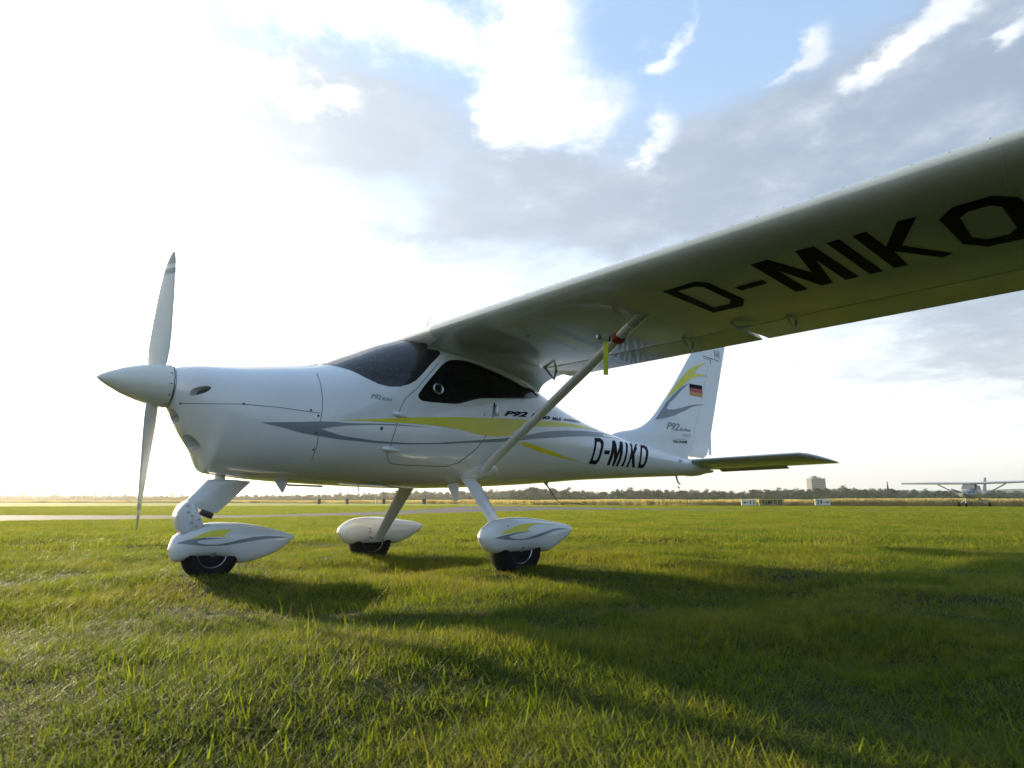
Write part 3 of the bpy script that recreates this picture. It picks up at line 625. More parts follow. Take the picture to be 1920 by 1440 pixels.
for z in fz:
    L, T, H = float(pchip(LEz, LEx, z)), float(np.interp(z, TEz, TEx)), float(np.interp(z, HGz, HGx)); th = .105 * (1 - .45 * (z - 1.02) / 1.5); th = min(th, .12 * (T - L)) * (1 if z < 2.5 else .8 if z < 2.54 else .5)
    L = min(L, H - .05); fr_.append(fin_ring(z, L, H - .004, th, L, T))
    if z > 1.11: rr.append(fin_ring(z, H + .004, T, th, L, T))
V, F = grid(fr_, True, True, True); fin = mesh_obj('fin', V, F, paint, AC); Vr, Fr = grid(rr, True, True, True); rud = mesh_obj('rudder', Vr, Fr, paint, AC)
B_FIN = [bvh_of(V, F), bvh_of(Vr, Fr), B_FUS]
box('trim_tab', 5.90, 5.955, -.003, .003, 1.16, 1.385, paint, rud)
YT = [(445,725),(500,625),(580,520),(660,420),(740,340),(800,305),(870,280),(960,262),(900,290),(840,330),(812,375),(805,400),(860,400),(920,415),(970,437),(900,428),(830,435),(760,460),(700,500),(620,570),(520,650)]
GT = [(318,960),(380,860),(450,750),(540,650),(640,560),(745,500),(650,590),(560,690),(490,760),(457,820),(470,833),(540,838),(640,815),(740,785),(840,772),(945,780),(860,785),(780,800),(680,850),(560,905),(450,940)]
decal('yellow_stripe', [crop(CT, YT)], B_FIN, yellow, fin, step=5, off=.003); decal('grey_stripe', [crop(CT, GT)], B_FIN, grey, fin, step=5, off=.003)
q4 = crop(CT, [(735,520),(890,545),(897,690),(742,660)])
def lerp2(a, b, t): return (a[0]+(b[0]-a[0])*t, a[1]+(b[1]-a[1])*t)
for i, m in enumerate((black, flag_red, flag_gold)):
    decal('flag_stripe', [[lerp2(q4[0], q4[3], i/3), lerp2(q4[1], q4[2], i/3), lerp2(q4[1], q4[2], (i+1)/3), lerp2(q4[0], q4[3], (i+1)/3)]], B_FIN, m, fin, step=5, off=.003)
k = 6.545
text_decal('tail_lettering', 'P92', (1180+455/k, 640+1078/k), (160/k, 24/k), (0, -92/k), B_FIN, grey, fin, .28, .02, .9, .003)
text_decal('tail_lettering', 'Echo', (1180+612/k, 640+1100/k), (142/k, 12/k), (0, -42/k), B_FIN, grey, fin, .28, .03, 1.0, .003)
text_decal('tail_lettering', 'MkII', (1180+655/k, 640+1172/k), (95/k, 6/k), (0, -40/k), B_FIN, lightgrey, fin, .28, 0, 1.0, .003)
text_decal('maker_lettering', 'TECNAM', (1180+532/k, 640+1248/k), (172/k, 4/k), (0, -33/k), B_FIN, black, fin, 0, .03, 1.15, .003)
text_decal('maker_lettering', 'COSTRUZIONI AERONAUTICHE', (1180+530/k, 640+1206/k), (170/k, 4/k), (0, -10/k), B_FIN, grey, fin, 0, 0, 1.0, .003)
E4 = crop(CT, [(1042,112),(1100,125),(1106,214),(1046,204)]); decal('emblem_frame', [E4], B_FIN, grey, rud, step=4, off=.003, holes=[inset(E4, .9)])
for pl in ([(1052,160),(1072,135),(1078,135),(1064,160),(1080,190),(1074,190)], [(1070,160),(1088,138),(1095,138),(1082,160),(1100,192),(1092,192)]): decal('emblem', [crop(CT, pl)], B_FIN, grey, rud, step=4, off=.003)
seam('rudder_gap', crop(CT, [(905,180),(1020,218),(1145,260)]), B_FIN, fin, 1.0, seam_m, .003); seam('rudder_gap', crop(CT, [(910,205),(960,220),(1000,235),(990,280)]), B_FIN, fin, .8, seam_m, .003)
text_decal('data_plate', '===', (1272.5, 866.5), (6, .6), (0, -4.5), [B_FUS], grey, fus, 0, .08)
def tail_ring(y, x0, x1, s):
    P = [.5 * (1 - math.cos(math.pi * q / 10)) for q in range(11)]; c = x1 - x0; t = .115
    ft = lambda f: 5*t*(.2969*math.sqrt(f) - .126*f - .3516*f*f + .2843*f**3 - .1036*f**4)
    zc = lambda f: (1.052 - .02 * (y)) - .062 * (x0 + c * f - 5.40) / .56
    return [Vector((x0 + c*f, y, zc(f) + c*ft(f))) for f in reversed(P)] + [Vector((x0 + c*f, y, zc(f) - c*ft(f))) for f in P[1:]]
tp = []
for s in (-1, 1):
    rows = []
    for yy in (.06, .3, .7, 1.1, 1.27, 1.33, 1.38, 1.42, 1.44, 1.45):
        cut = max(0, (yy - 1.24) / .21); rows.append(tail_ring(s * yy, 5.40 + .46 * cut ** 2.2, 5.965 + .0 * cut, 1))
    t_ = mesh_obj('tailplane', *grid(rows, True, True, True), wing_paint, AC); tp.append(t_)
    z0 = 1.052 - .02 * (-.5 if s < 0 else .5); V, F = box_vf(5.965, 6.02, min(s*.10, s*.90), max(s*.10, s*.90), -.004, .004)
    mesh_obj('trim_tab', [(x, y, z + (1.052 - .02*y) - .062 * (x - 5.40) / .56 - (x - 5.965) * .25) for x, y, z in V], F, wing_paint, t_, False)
lathe('tail_cone', [(0, .102), (.12, .094), (.26, .074), (.38, .045), (.42, .012)], (5.42, 0, .985), (1, 0, -.02), paint, AC, 28)
stud(1299, 868, .02, 'tail_bolt', fus)
tube('tie_down_ring', [(5.22, 0, .90), (5.27, 0, .80)], [(.02, .006), (.012, .006)], alu, AC, 8, flat=(1, 0, 0))
tor = []
for a in np.linspace(0, 2*math.pi, 15)[:-1]: tor.append((5.285 + .02*math.cos(a), 0, .775 + .03*math.sin(a)))
tube('tie_down_ring', tor + [tor[0]], .006, alu, AC, 8)
# --- undercarriage
def lofted(name, xs, top, bot, wid, yc, mat, parent, n=28, dz=0.0, e=2.4):
    rows = []
    for x in xs:
        zt = float(pchip(*zip(*top), x)) + dz; zb = float(pchip(*zip(*bot), x)) + dz; w = float(pchip(*zip(*wid), x)); zm = (zt*.5 + zb*.5); hh = max((zt - zb) / 2, .002); ring = []
        for k in range(n):
            a = 2*math.pi*k/n; c, s = math.cos(a), math.sin(a); r = (abs(c)**e + abs(s)**e) ** (-1/e); ring.append((x, yc + w*c*r, zm + hh*s*r))
        rows.append(ring)
    V, F = grid(rows, True, True, True); return mesh_obj(name, V, F, mat, parent, True, 50), bvh_of(V, F)
def tyre(name, c, r, w, parent):
    rim_r = r * .50; w2 = w / 2
    t = lathe(name, [(-w2*.75, rim_r), (-w2*.95, r*.62), (-w2, r*.80), (-w2*.82, r*.93), (-w2*.45, r*.99), (0, r), (w2*.45, r*.99), (w2*.82, r*.93), (w2, r*.80), (w2*.95, r*.62), (w2*.75, rim_r)], c, (0, 1, 0), rubber, parent, 40)
    lathe('rim', [(-w2*.78, rim_r*.2), (-w2*.6, rim_r*.6), (-w2*.5, rim_r*.8), (-w2*.8, rim_r*1.04), (w2*.8, rim_r*1.04), (w2*.5, rim_r*.8), (w2*.6, rim_r*.5), (w2*.78, rim_r*.2)], c, (0, 1, 0), alu, t, 28)
    for kk in range(6):
        a = kk * math.pi / 3; lathe('wheel_bolt', [(-w2*.7, .006), (-w2*.5, .008)], Vector(c) + Vector((math.cos(a), 0, math.sin(a))) * rim_r * .7, (0, 1, 0), darkmetal, t, 8)
    return t
PT = [(1.712,.258),(1.728,.295),(1.766,.33),(1.821,.362),(1.882,.379),(1.977,.390),(2.082,.393),(2.212,.385),(2.331,.373),(2.453,.360),(2.528,.344),(2.562,.325)]
PB = [(1.712,.256),(1.737,.22),(1.779,.183),(1.825,.162),(1.892,.158),(1.971,.163),(2.107,.169),(2.202,.171),(2.278,.166),(2.336,.186),(2.425,.224),(2.517,.278),(2.562,.322)]
PW = [(1.712,.004),(1.73,.035),(1.77,.064),(1.83,.088),(1.92,.103),(2.02,.106),(2.15,.098),(2.3,.078),(2.45,.048),(2.54,.022),(2.562,.006)]
pxs = np.concatenate([1.712 + .85 * (.5 - .5 * np.cos(np.linspace(0, math.pi, 36)))])
CP = (880, 940, 8.727); CN = (300, 860, 6.0); CS = (620, 940, 9.6)
for s, dz in ((-1, 0.0), (1, -.043)):
    leg = tube('main_gear_leg', [(2.05, s*.36, .66), (2.05, s*.44, .60), (2.05, s*.66, .375 + dz*.4), (2.05, s*.85, .19 + dz)], [(.075, .014), (.072, .013), (.056, .012), (.045, .012)], paint, AC, 16, flat=(1, 0, 0))
    fa, bvp = lofted('wheel_fairing', pxs, PT, PB, PW, s*.93, paint, AC, dz=dz)
    wh = tyre('wheel', (2.025, s*.93, .197 + dz), .188, .15, AC)
    if s < 0:
        decal('yellow_stripe', [crop(CP, [(500,545),(600,480),(720,420),(850,375),(960,360),(1150,358),(1300,370),(1480,382),(1200,373),(1090,380),(1010,412),(960,442),(945,468),(1000,475),(1080,488),(960,490),(820,497),(700,515),(600,530)])], [bvp], yellow, fa, step=5)
        decal('grey_stripe', [crop(CP, [(415,605),(520,570),(640,540),(780,510),(900,498),(1020,497),(900,510),(780,530),(690,560),(640,580),(700,605),(780,618),(880,615),(1000,585),(1120,540),(1250,490),(1370,450),(1480,437),(1640,447),(1500,465),(1380,490),(1250,540),(1100,590),(980,620),(860,632),(700,635),(560,625),(480,612)])], [bvp], grey, fa, step=5)
        stud(980, 1027.5, .016, 'axle_cap', fa, [bvp], lightgrey); stud(980.3, 1026.5, .008, 'axle_cap', fa, [bvp], darkmetal); stud(952, 986, .004, 'fastener', fa, [bvp])
    else:
        decal('axle_opening', [smooth_poly(crop(CS, [(790,800),(815,760),(805,700),(830,640),(880,605),(920,610),(950,660),(960,760),(955,830),(860,825)]), 1)], [bvp], inlet_m, fa, step=4)  # flat dark patch painted for the shade inside the opening
        for p in crop(CS, [(710,485),(708,545),(706,640),(695,740),(740,655),(780,655),(945,590),(980,720),(890,550)]): stud(*p, .006, 'fastener', fa, [bvp])
    # faired root of leg and strut on the fuselage side
    rows = []
    for t in np.linspace(0, 1, 16):
        x = 1.93 + .42 * t; b = math.sin(math.pi * min(1, t * 1.02)) ** .7; zc = .665 + .03 * t; ring = []
        for k in range(20):
            a = 2*math.pi*k/20; z = zc + .085 * b * math.sin(a); ring.append((x, s * (fus_y(x, z) - .012 + .050 * b * max(0, math.cos(a))), z))
        rows.append(ring)
    rf = mesh_obj('strut_root_fairing', *grid(rows, True, True, True), paint, AC)
    if s < 0:
        for p in ((878, 872), (864, 896), (907, 898), (928, 890)): stud(*p, .004, 'fastener', rf, [B_FUS, bvh_of(*grid(rows, True, True, True))])
# nose gear
NT_ = [(.172,.150),(.19,.216),(.225,.246),(.285,.277),(.347,.298),(.407,.306),(.485,.308),(.566,.305),(.666,.294),(.765,.273),(.855,.252),(.926,.227)]
NB_ = [(.172,.148),(.19,.100),(.221,.078),(.249,.083),(.296,.097),(.369,.105),(.451,.102),(.515,.089),(.549,.073),(.582,.063),(.646,.073),(.727,.096),(.809,.13),(.886,.185),(.926,.224)]
NW_ = [(.172,.006),(.19,.045),(.24,.072),(.34,.088),(.45,.088),(.6,.075),(.75,.05),(.87,.022),(.926,.005)]
nfa, bvn = lofted('nose_wheel_fairing', .172 + .754 * (.5 - .5 * np.cos(np.linspace(0, math.pi, 40))), NT_, NB_, NW_, 0.0, paint, AC)
tyre('nose_wheel', (.408, 0, .128), .163, .125, AC)
decal('yellow_stripe', [crop(CN, [(330,905),(420,870),(500,835),(600,805),(690,795),(830,797),(780,815),(740,845),(720,870),(800,880),(700,880),(600,878),(480,890)])], [bvn], yellow, nfa, step=5)
decal('grey_stripe', [crop(CN, [(180,955),(300,915),(430,895),(560,890),(770,895),(600,905),(480,915),(420,930),(430,950),(520,966),(640,968),(780,943),(900,910),(1050,880),(1200,868),(1350,875),(1465,890),(1350,892),(1200,902),(1050,922),(900,947),(760,972),(620,982),(480,980),(330,967)])], [bvn], grey, nfa, step=5)
stud(402, 1038, .016, 'axle_cap', nfa, [bvn], lightgrey); stud(402.5, 1038, .009, 'axle_cap', nfa, [bvn], darkmetal); stud(381, 987, .006, 'fastener', nfa, [bvn]); stud(383.5, 1009, .004, 'fastener', nfa, [bvn])
def slab(name, poly, hw, mat, parent, bevel=.01, seg=3):
    n = len(poly); V = [(x, -hw, z) for x, z in poly] + [(x, hw, z) for x, z in poly]; me = bpy.data.meshes.new(name)
    me.from_pydata(V, [], [tuple(range(n))[::-1], tuple(range(n, 2*n))] + [(i, (i+1) % n, n+(i+1) % n, n+i) for i in range(n)]); bm = bmesh.new(); bm.from_mesh(me); bmesh.ops.recalc_face_normals(bm, faces=bm.faces)
    ed = [e for e in bm.edges if abs(e.verts[0].co.y - e.verts[1].co.y) < 1e-6]; bmesh.ops.bevel(bm, geom=ed, offset=bevel, segments=seg, affect='EDGES', profile=.5); bm.to_mesh(me); bm.free()
    return link(name, me, mat, parent, True, 50)
rows = []
for t in np.linspace(0, 1, 10):
    l = Vector((.234, 0, .424)).lerp(Vector((.345, 0, .560)), t); e_ = Vector((.425, 0, .360)).lerp(Vector((.607, 0, .560)), t); rd = 1 if 0 < t < 1 else .9; ring = []
    for k in range(24):
        a = 2*math.pi*k/24; u = .5 - .5*math.cos(a); p = l.lerp(e_, u); sag = .012 * math.sin(math.pi*u) * (1 if t < .5 else -.4) * abs(t - .5) * 2
        ring.append((p.x, math.copysign(1, math.sin(a)) * .046 * rd * (abs(math.sin(a))**.75) * (1 - .35*u), p.z - sag))
    rows.append(ring)
mesh_obj('nose_leg_fairing', *grid(rows, True, True, True), paint, AC, True, 60)
slab('fork_cover', smooth_poly([(.242,.432),(.205,.40),(.182,.35),(.19,.30),(.212,.248),(.235,.235),(.27,.25),(.29,.268),(.285,.35),(.272,.42)], 1), .058, paint, AC, .018, 4)
fk = slab('fork_plate', [(.248,.428),(.280,.405),(.300,.362),(.320,.33),(.336,.292),(.318,.255),(.275,.258),(.258,.35)], .060, paint, AC, .004, 1)
for p in crop(CN, [(315,527),(318,597),(362,640),(352,715),(408,757),(442,680)]): 
    q = aY(*p, -.061); lathe('bolt', [(0, .006), (.004, .006), (.006, .003)], q, (0, -1, 0), alu, fk, 8)
slab('shock_absorber', [(.325,.385),(.365,.372),(.398,.358),(.385,.325),(.35,.338),(.32,.355)], .03, darkmetal, AC, .004, 1)
tube('nose_strut', [(.415, 0, .62), (.412, 0, .54)], .032, paint, AC, 16)
# small things under the belly
tube('exhaust_pipe', [(.74, -.12, .60), (.76, -.12, .545), (.765, -.12, .50)], [(.05, .025), (.032, .018), (.006, .006)], paint, AC, 12, flat=(1, 0, 0))
tube('drain_line', [(.80, -.10, .548), (.86, -.10, .549), (1.05, -.08, .552)], .006, darkmetal, AC, 6); tube('vent_tube', [(1.30, -.1, .58), (1.31, -.1, .53)], .004, darkmetal, AC, 6)
tube('boarding_step', [(1.98, -.28, .62), (2.00, -.28, .55), (2.01, -.28, .49)], [(.06, .006), (.035, .006), (.02, .005)], paint, AC, 10, flat=(1, 0, 0))
tube('belly_antenna', [tuple(aY(1020, 903, 0)), tuple(aY(1027, 912, 0)), tuple(aY(1043, 937, 0)), tuple(aY(1050, 943, 0)), tuple(aY(1088, 944, 0))], [.012, .007, .0035, .003, .003], darkmetal, AC, 8)
slab('antenna_base', [tuple(aY(*p, 0))[::2] for p in ((1014, 898), (1031, 897), (1026, 908), (1022, 908))], .008, paint, AC, .002, 1)
# --- pitot cover hanging on the strut: a thing of its own
A = Vector((2.09, -.48, .71)); Bp = Vector((2.02, -1.975, 1.575)); o_, d_ = aray(1158, 634); best = min((((A.lerp(Bp, t) - o_) - d_ * (A.lerp(Bp, t) - o_).dot(d_)).length, t) for t in np.linspace(.3, .98, 200)); S = A.lerp(Bp, best[1]); ax = (Bp - A).normalized()
PC = empty('pitot_cover'); PC.matrix_world = AC_M @ Matrix.Translation(S)
tag(PC, 'pitot cover with red strap and hanging yellow ribbon on the wing strut', 'cover')
tube('strap', [-ax * .022, -ax * .01, ax * .01, ax * .022], [(.049, .027), (.053, .031), (.053, .031), (.049, .027)], red_m, PC, 20, flat=(1, 0, 0))
P0 = aY(1146, 636, S.y - .03) - S; P1 = aY(1119, 631, S.y - .03) - S
tube('tag', [P0, P0.lerp(P1, .5), P1], [(.014, .008), (.016, .008), (.013, .007)], tagm, PC, 12); tube('tag_band', [P0.lerp(P1, .12), P0.lerp(P1, .22)], [(.0165, .0085), (.0165, .0085)], black, PC, 12); tube('tag_band', [P0.lerp(P1, .80), P0.lerp(P1, .88)], [(.0165, .0085), (.0165, .0085)], black, PC, 12)
tube('pitot_tube', [P1.lerp(P0, .5), Vector((0, 0, 0))], .006, alu, PC, 8)
r0 = aY(1136, 640, S.y - .035) - S; r1 = aY(1136, 703, S.y - .035) - S; rv = []
for i in range(9):
    p = r0.lerp(r1, i / 8); w_ = Vector((math.cos(YAW + .15*math.sin(i*.8)), -math.sin(YAW + .15*math.sin(i*.8)), 0)) * .0135; rv += [p - w_ + Vector((0, -.0006, 0)), p + w_ + Vector((0, -.0006, 0)), p + w_ + Vector((0, .0006, 0)), p - w_ + Vector((0, .0006, 0))]
mesh_obj('ribbon', *grid([rv[4*i:4*i+4] for i in range(9)], True, True, True), ribbon_m, PC, False)
# ------------------------------------------------------------------ grass
def leaf_mat(name, c_dark, c_light, c_dry, dry=0.25, trans=0.5, rough=0.45, nscale=0.9, spec=0.35):
    m = bpy.data.materials.new(name); m.use_nodes = True; N = NT(m.node_tree)
    pos = N.n('ShaderNodeNewGeometry').outputs['Position']; rnd = N.n('ShaderNodeObjectInfo').outputs['Random']
    a = N.n('ShaderNodeTexNoise', Vector=pos, Scale=nscale, Detail=4.0, Roughness=.6).outputs[0]; b = N.n('ShaderNodeTexNoise', Vector=pos, Scale=nscale * 22, Detail=2.0).outputs[0]
    col = N.mix(N.m('MULTIPLY_ADD', rnd, .5, N.m('MULTIPLY', N.ramp(b, .3, .7), .5)), c4(c_dark), c4(c_light))
    col = N.mix(N.m('MULTIPLY', N.ramp(N.m('ADD', a, N.m('MULTIPLY', b, .35)), .62, .82), dry * 2.2), col, c4(c_dry))
    at_ = N.n('ShaderNodeAttribute', {'attribute_name': 'dry'}).outputs['Fac']
    col = N.mix(N.m('MULTIPLY', at_, dry * 2), col, c4(c_dry))
    gl = N.n('ShaderNodeTexNoise', Vector=pos, Scale=420.0, Detail=1.0).outputs[0]; nb = N.n('ShaderNodeBump', Strength=.7, Distance=.004, Height=gl)
    p = N.n('ShaderNodeBsdfPrincipled', Base_Color=col, Roughness=rough, Normal=nb); p.inputs['Specular IOR Level'].default_value = spec
    t = N.n('ShaderNodeBsdfTranslucent', Color=N.mix(1.0, col, (1.9, 1.75, .6, 1), blend='MULTIPLY'))
    N.n('ShaderNodeOutputMaterial', Surface=N.n('ShaderNodeMixShader', i0=trans, i1=p, i2=t)); return m
grass_m = leaf_mat('grass_blade', (0.033, 0.072, 0.008), (0.142, 0.190, 0.019), (0.25, 0.215, 0.07), .15, .6, .45, .9, .22)
tall_m = leaf_mat('meadow_stalk', (0.29, 0.275, 0.19), (0.43, 0.405, 0.28), (0.38, 0.31, 0.23), .25, .45, .7, .05, .1)
weed_m = leaf_mat('broad_leaf', (0.035, 0.085, 0.012), (0.07, 0.13, 0.02), (0.1, 0.12, 0.03), .1, .3, .8, .9, .05)
def blades(n, rad, h0, h1, w, seed, segs=3, lean=.6, dryp=.12, flatp=0.1):
    g = np.random.default_rng(seed); V = []; F = []; D = []
    for i in range(n):
        r = rad * math.sqrt(g.random()); a = g.random() * 6.283; x, y = r*math.cos(a), r*math.sin(a); h = h0 + (h1-h0) * g.random() ** 1.4; d = g.random() * 6.283; ln = lean * (.25 + g.random()) * h; ww = w * (.6 + .8*g.random())
        dr = 1.0 if g.random() < dryp else g.random() * .25
        if g.random() < flatp: ln *= 2.6; h *= .55
        fx, fy = math.cos(d), math.sin(d); sx, sy = -fy, fx; s = len(V)
        for k in range(segs):
            t = k / segs; q = ln * t ** 1.8; wk = ww * (1 - t ** 1.7 * .75) / 2; z = h * (t - .18 * t * t) - .01
            V += [(x + fx*q - sx*wk, y + fy*q - sy*wk, z), (x + fx*q + sx*wk, y + fy*q + sy*wk, z)]; D += [dr, dr]
        V.append((x + fx*ln, y + fy*ln, h * .82)); D.append(dr)
        for k in range(segs - 1): F.append((s+2*k, s+2*k+1, s+2*k+3, s+2*k+2))
        F.append((s+2*segs-2, s+2*segs-1, s+2*segs))
    return V, F, D
def weed(seed):
    g = np.random.default_rng(seed); V = []; F = []; D = []
    for i in range(7):
        a = i * .9 + g.random() * .5; L = .05 + .035 * g.random(); w = .011 + .006*g.random(); fx, fy = math.cos(a), math.sin(a); s = len(V); up = .35 + .5*g.random()
        for t, k in ((0, .25), (.35, .8), (.7, 1.0), (1, .05)):
            z = L * up * t - .02 * t * t + .01; V += [(fx*L*t - fy*w*k, fy*L*t + fx*w*k, z), (fx*L*t + fy*w*k, fy*L*t - fx*w*k, z)]; D += [.1, .1]
        for k in range(3): F.append((s+2*k, s+2*k+1, s+2*k+3, s+2*k+2))
    return V, F, D
def tall(seed, n=34, rad=.45):
    g = np.random.default_rng(seed); V = []; F = []; D = []
    for i in range(n):
        r = rad * math.sqrt(g.random()); a = g.random()*6.283; x, y = r*math.cos(a), r*math.sin(a); h = .55 + .5*g.random(); lx, ly = g.normal(0, .1, 2); w = .006; s = len(V); d = g.random()*3.14; sx, sy = math.cos(d), math.sin(d); dr = g.random()
        for t, k in ((0, 1), (.6, .8), (.78, .6), (.86, 4.2), (.95, 3.6), (1, .3)):
            V += [(x + lx*t*t - sx*w*k, y + ly*t*t - sy*w*k, h*t), (x + lx*t*t + sx*w*k, y + ly*t*t + sy*w*k, h*t)]; D += [dr, dr]
        for k in range(5): F.append((s+2*k, s+2*k+1, s+2*k+3, s+2*k+2))
    b = blades(40, rad, .35, .7, .012, seed + 50, 3, .3, .6); s = len(V); V += b[0]; D += b[2]; F += [tuple(i + s for i in f) for f in b[1]]
    return V, F, D
def tuft_obj(name, vfd, mat):
    V, F, D = vfd; me = bpy.data.meshes.new(name); me.from_pydata(V, [], F); me.update(); me.attributes.new('dry', 'FLOAT', 'POINT').data.foreach_set('value', D)
    me.materials.append(mat); me.polygons.foreach_set('use_smooth', [True] * len(me.polygons)); return bpy.data.objects.new(name, me)
def scatter(name, tufts, P, scale, idx, mat):
    """one object: its points carry a tuft mesh each (geometry nodes); the tuft meshes are kept in a collection outside the scene"""
    tc = bpy.data.collections.new(name + '_tufts')
    for t in tufts: tc.objects.link(t)
    me = bpy.data.meshes.new(name); me.vertices.add(len(P)); me.vertices.foreach_set('co', np.asarray(P, np.float32).ravel())
    a = me.attributes.new('rot', 'FLOAT_VECTOR', 'POINT'); rot = np.zeros((len(P), 3), np.float32); rot[:, 2] = rng.random(len(P)) * 6.283; a.data.foreach_set('vector', rot.ravel())
    a = me.attributes.new('scl', 'FLOAT_VECTOR', 'POINT'); a.data.foreach_set('vector', np.asarray(scale, np.float32).ravel())
    a = me.attributes.new('idx', 'INT', 'POINT'); a.data.foreach_set('value', np.asarray(idx, np.int32))
    o = bpy.data.objects.new(name, me); COL.objects.link(o); me.materials.append(mat)
    ng = bpy.data.node_groups.new(name, 'GeometryNodeTree'); ng.interface.new_socket('Geometry', in_out='INPUT', socket_type='NodeSocketGeometry'); ng.interface.new_socket('Geometry', in_out='OUTPUT', socket_type='NodeSocketGeometry')
    N = ng.nodes; L = ng.links; gi = N.new('NodeGroupInput'); go = N.new('NodeGroupOutput'); ip = N.new('GeometryNodeInstanceOnPoints'); ci = N.new('GeometryNodeCollectionInfo')
    ci.inputs[0].default_value = tc; ci.inputs['Separate Children'].default_value = True; ci.inputs['Reset Children'].default_value = True; ip.inputs['Pick Instance'].default_value = True
    def attr(nm, typ):
        n = N.new('GeometryNodeInputNamedAttribute'); n.data_type = typ; n.inputs['Name'].default_value = nm; return n.outputs['Attribute']
    L.new(gi.outputs[0], ip.inputs['Points']); L.new(ci.outputs[0], ip.inputs['Instance']); L.new(attr('rot', 'FLOAT_VECTOR'), ip.inputs['Rotation']); L.new(attr('scl', 'FLOAT_VECTOR'), ip.inputs['Scale']); L.new(attr('idx', 'INT'), ip.inputs['Instance Index']); L.new(ip.outputs[0], go.inputs[0])
    md = o.modifiers.new('tufts', 'NODES'); md.node_group = ng; return o
APEX = np.array([CAM.x, CAM.y]) - 1.6 * np.array([FWD_H.x, FWD_H.y]); VA = math.atan2(FWD_H.y, FWD_H.x)
def sector(r0, r1, dens, half=50):
    n = int(dens * math.radians(2*half) / 2 * (r1*r1 - r0*r0)); r = np.sqrt(rng.random(n) * (r1*r1 - r0*r0) + r0*r0); a = VA + (rng.random(n) - .5) * math.radians(2*half)
    return APEX + np.stack([r*np.cos(a), r*np.sin(a)], 1)
MEADOW_EDGE = [(-900, 942.9), (0, 943.0), (480, 943.6), (800, 945.2), (1000, 946.8), (1300, 948.6), (1600, 949.3), (1920, 950), (2600, 950.6)]
def depth_of(P):
    d = P - np.array([CAM.x, CAM.y]); dep = d @ np.array([FWD_H.x, FWD_H.y]); u = d @ np.array([RIGHT.x, RIGHT.y]); px = 960 + FPX * u / np.maximum(dep, .1) / math.cos(PITCH); return dep, px
edge_depth = [(p[0], (ground(*p) - CAM).dot(FWD_H)) for p in MEADOW_EDGE]
TAX2 = [(p.x, p.y) for p in TAXI]
PTS = []; SCL = []; IDX = []
for r0, r1, dens, ids, hs, ws in ((.9, 4.6, 560, (0, 1, 2), 1.0, 1.0), (4.6, 9.5, 190, (3, 4), 1.0, 1.0), (9.5, 22, 44, (5, 6), 1.0, 1.0), (22, 75, 8.0, (7,), 1.0, 1.0)):
    P = sector(r0, r1, dens); P = P[~inpoly(P, TAX2)]; dep, px = depth_of(P); P = P[dep < np.interp(px, *zip(*edge_depth))]
    nz = vnoise(P, .55, 1) * .6 + vnoise(P, .17, 2) * .4; keep = rng.random(len(P)) < np.clip(.10 + 1.7 * nz, 0, 1); P = P[keep]; nz = nz[keep]
    hsc = hs * (.35 + 1.4 * nz) * (.8 + .4 * rng.random(len(P))); wsc = ws * (.85 + .3 * rng.random(len(P)))
    PTS.append(np.column_stack([P, relief(P)])); SCL.append(np.stack([wsc, wsc, hsc], 1)); IDX.append(rng.choice(ids, len(P)))
P = sector(1.0, 6, 9); keep = vnoise(P, .8, 5) > .62; P = P[keep]; PTS.append(np.column_stack([P, relief(P)])); SCL.append((.25 + .25 * rng.random((len(P), 1))) * np.ones((1, 3))); IDX.append(np.full(len(P), 8))
P = sector(1.3, 8, 16); keep = vnoise(P, .5, 6) > .55; P = P[keep]; PTS.append(np.column_stack([P, relief(P)])); SCL.append((.7 + .6 * rng.random((len(P), 1))) * np.ones((1, 3))); IDX.append(np.full(len(P), 9))
P = sector(1.0, 4.2, 170); keep = vnoise(P, .35, 8) > .38; P = P[keep]; PTS.append(np.column_stack([P, relief(P)])); SCL.append((.75 + .5 * rng.random((len(P), 1))) * np.ones((1, 3))); IDX.append(np.full(len(P), 10))
nm = lambda i: 'tuft_%02d' % i
T = [tuft_obj(nm(0), blades(62, .09, .010, .040, .0026, 1, 3, 1.4), grass_m), tuft_obj(nm(1), blades(52, .09, .012, .050, .0027, 2, 3, 1.6, .2, .3), grass_m), tuft_obj(nm(2), blades(64, .08, .010, .034, .0024, 3, 3, 1.7, .15, .3), grass_m),
     tuft_obj(nm(3), blades(90, .14, .014, .046, .0032, 4, 3, 1.2), grass_m), tuft_obj(nm(4), blades(90, .14, .014, .042, .0030, 5, 3, 1.5), grass_m),
     tuft_obj(nm(5), blades(140, .30, .02, .06, .0065, 6, 2, .9), grass_m), tuft_obj(nm(6), blades(140, .30, .02, .055, .0065, 7, 2, 1.1), grass_m),
     tuft_obj(nm(7), blades(220, .70, .02, .06, .015, 8, 2, .9), grass_m), tuft_obj(nm(8), weed(9), weed_m), tuft_obj(nm(9), blades(8, .05, .07, .14, .0018, 10, 4, .9, .75, .0), grass_m), tuft_obj(nm(10), blades(24, .08, .015, .052, .0037, 11, 4, 1.4, .06, .2), grass_m)]
go = scatter('grass', T, np.concatenate(PTS), np.concatenate(SCL), np.concatenate(IDX), grass_m)
tag(go, 'short mown green grass of the airfield under and around the aeroplane', 'grass', kind='stuff')
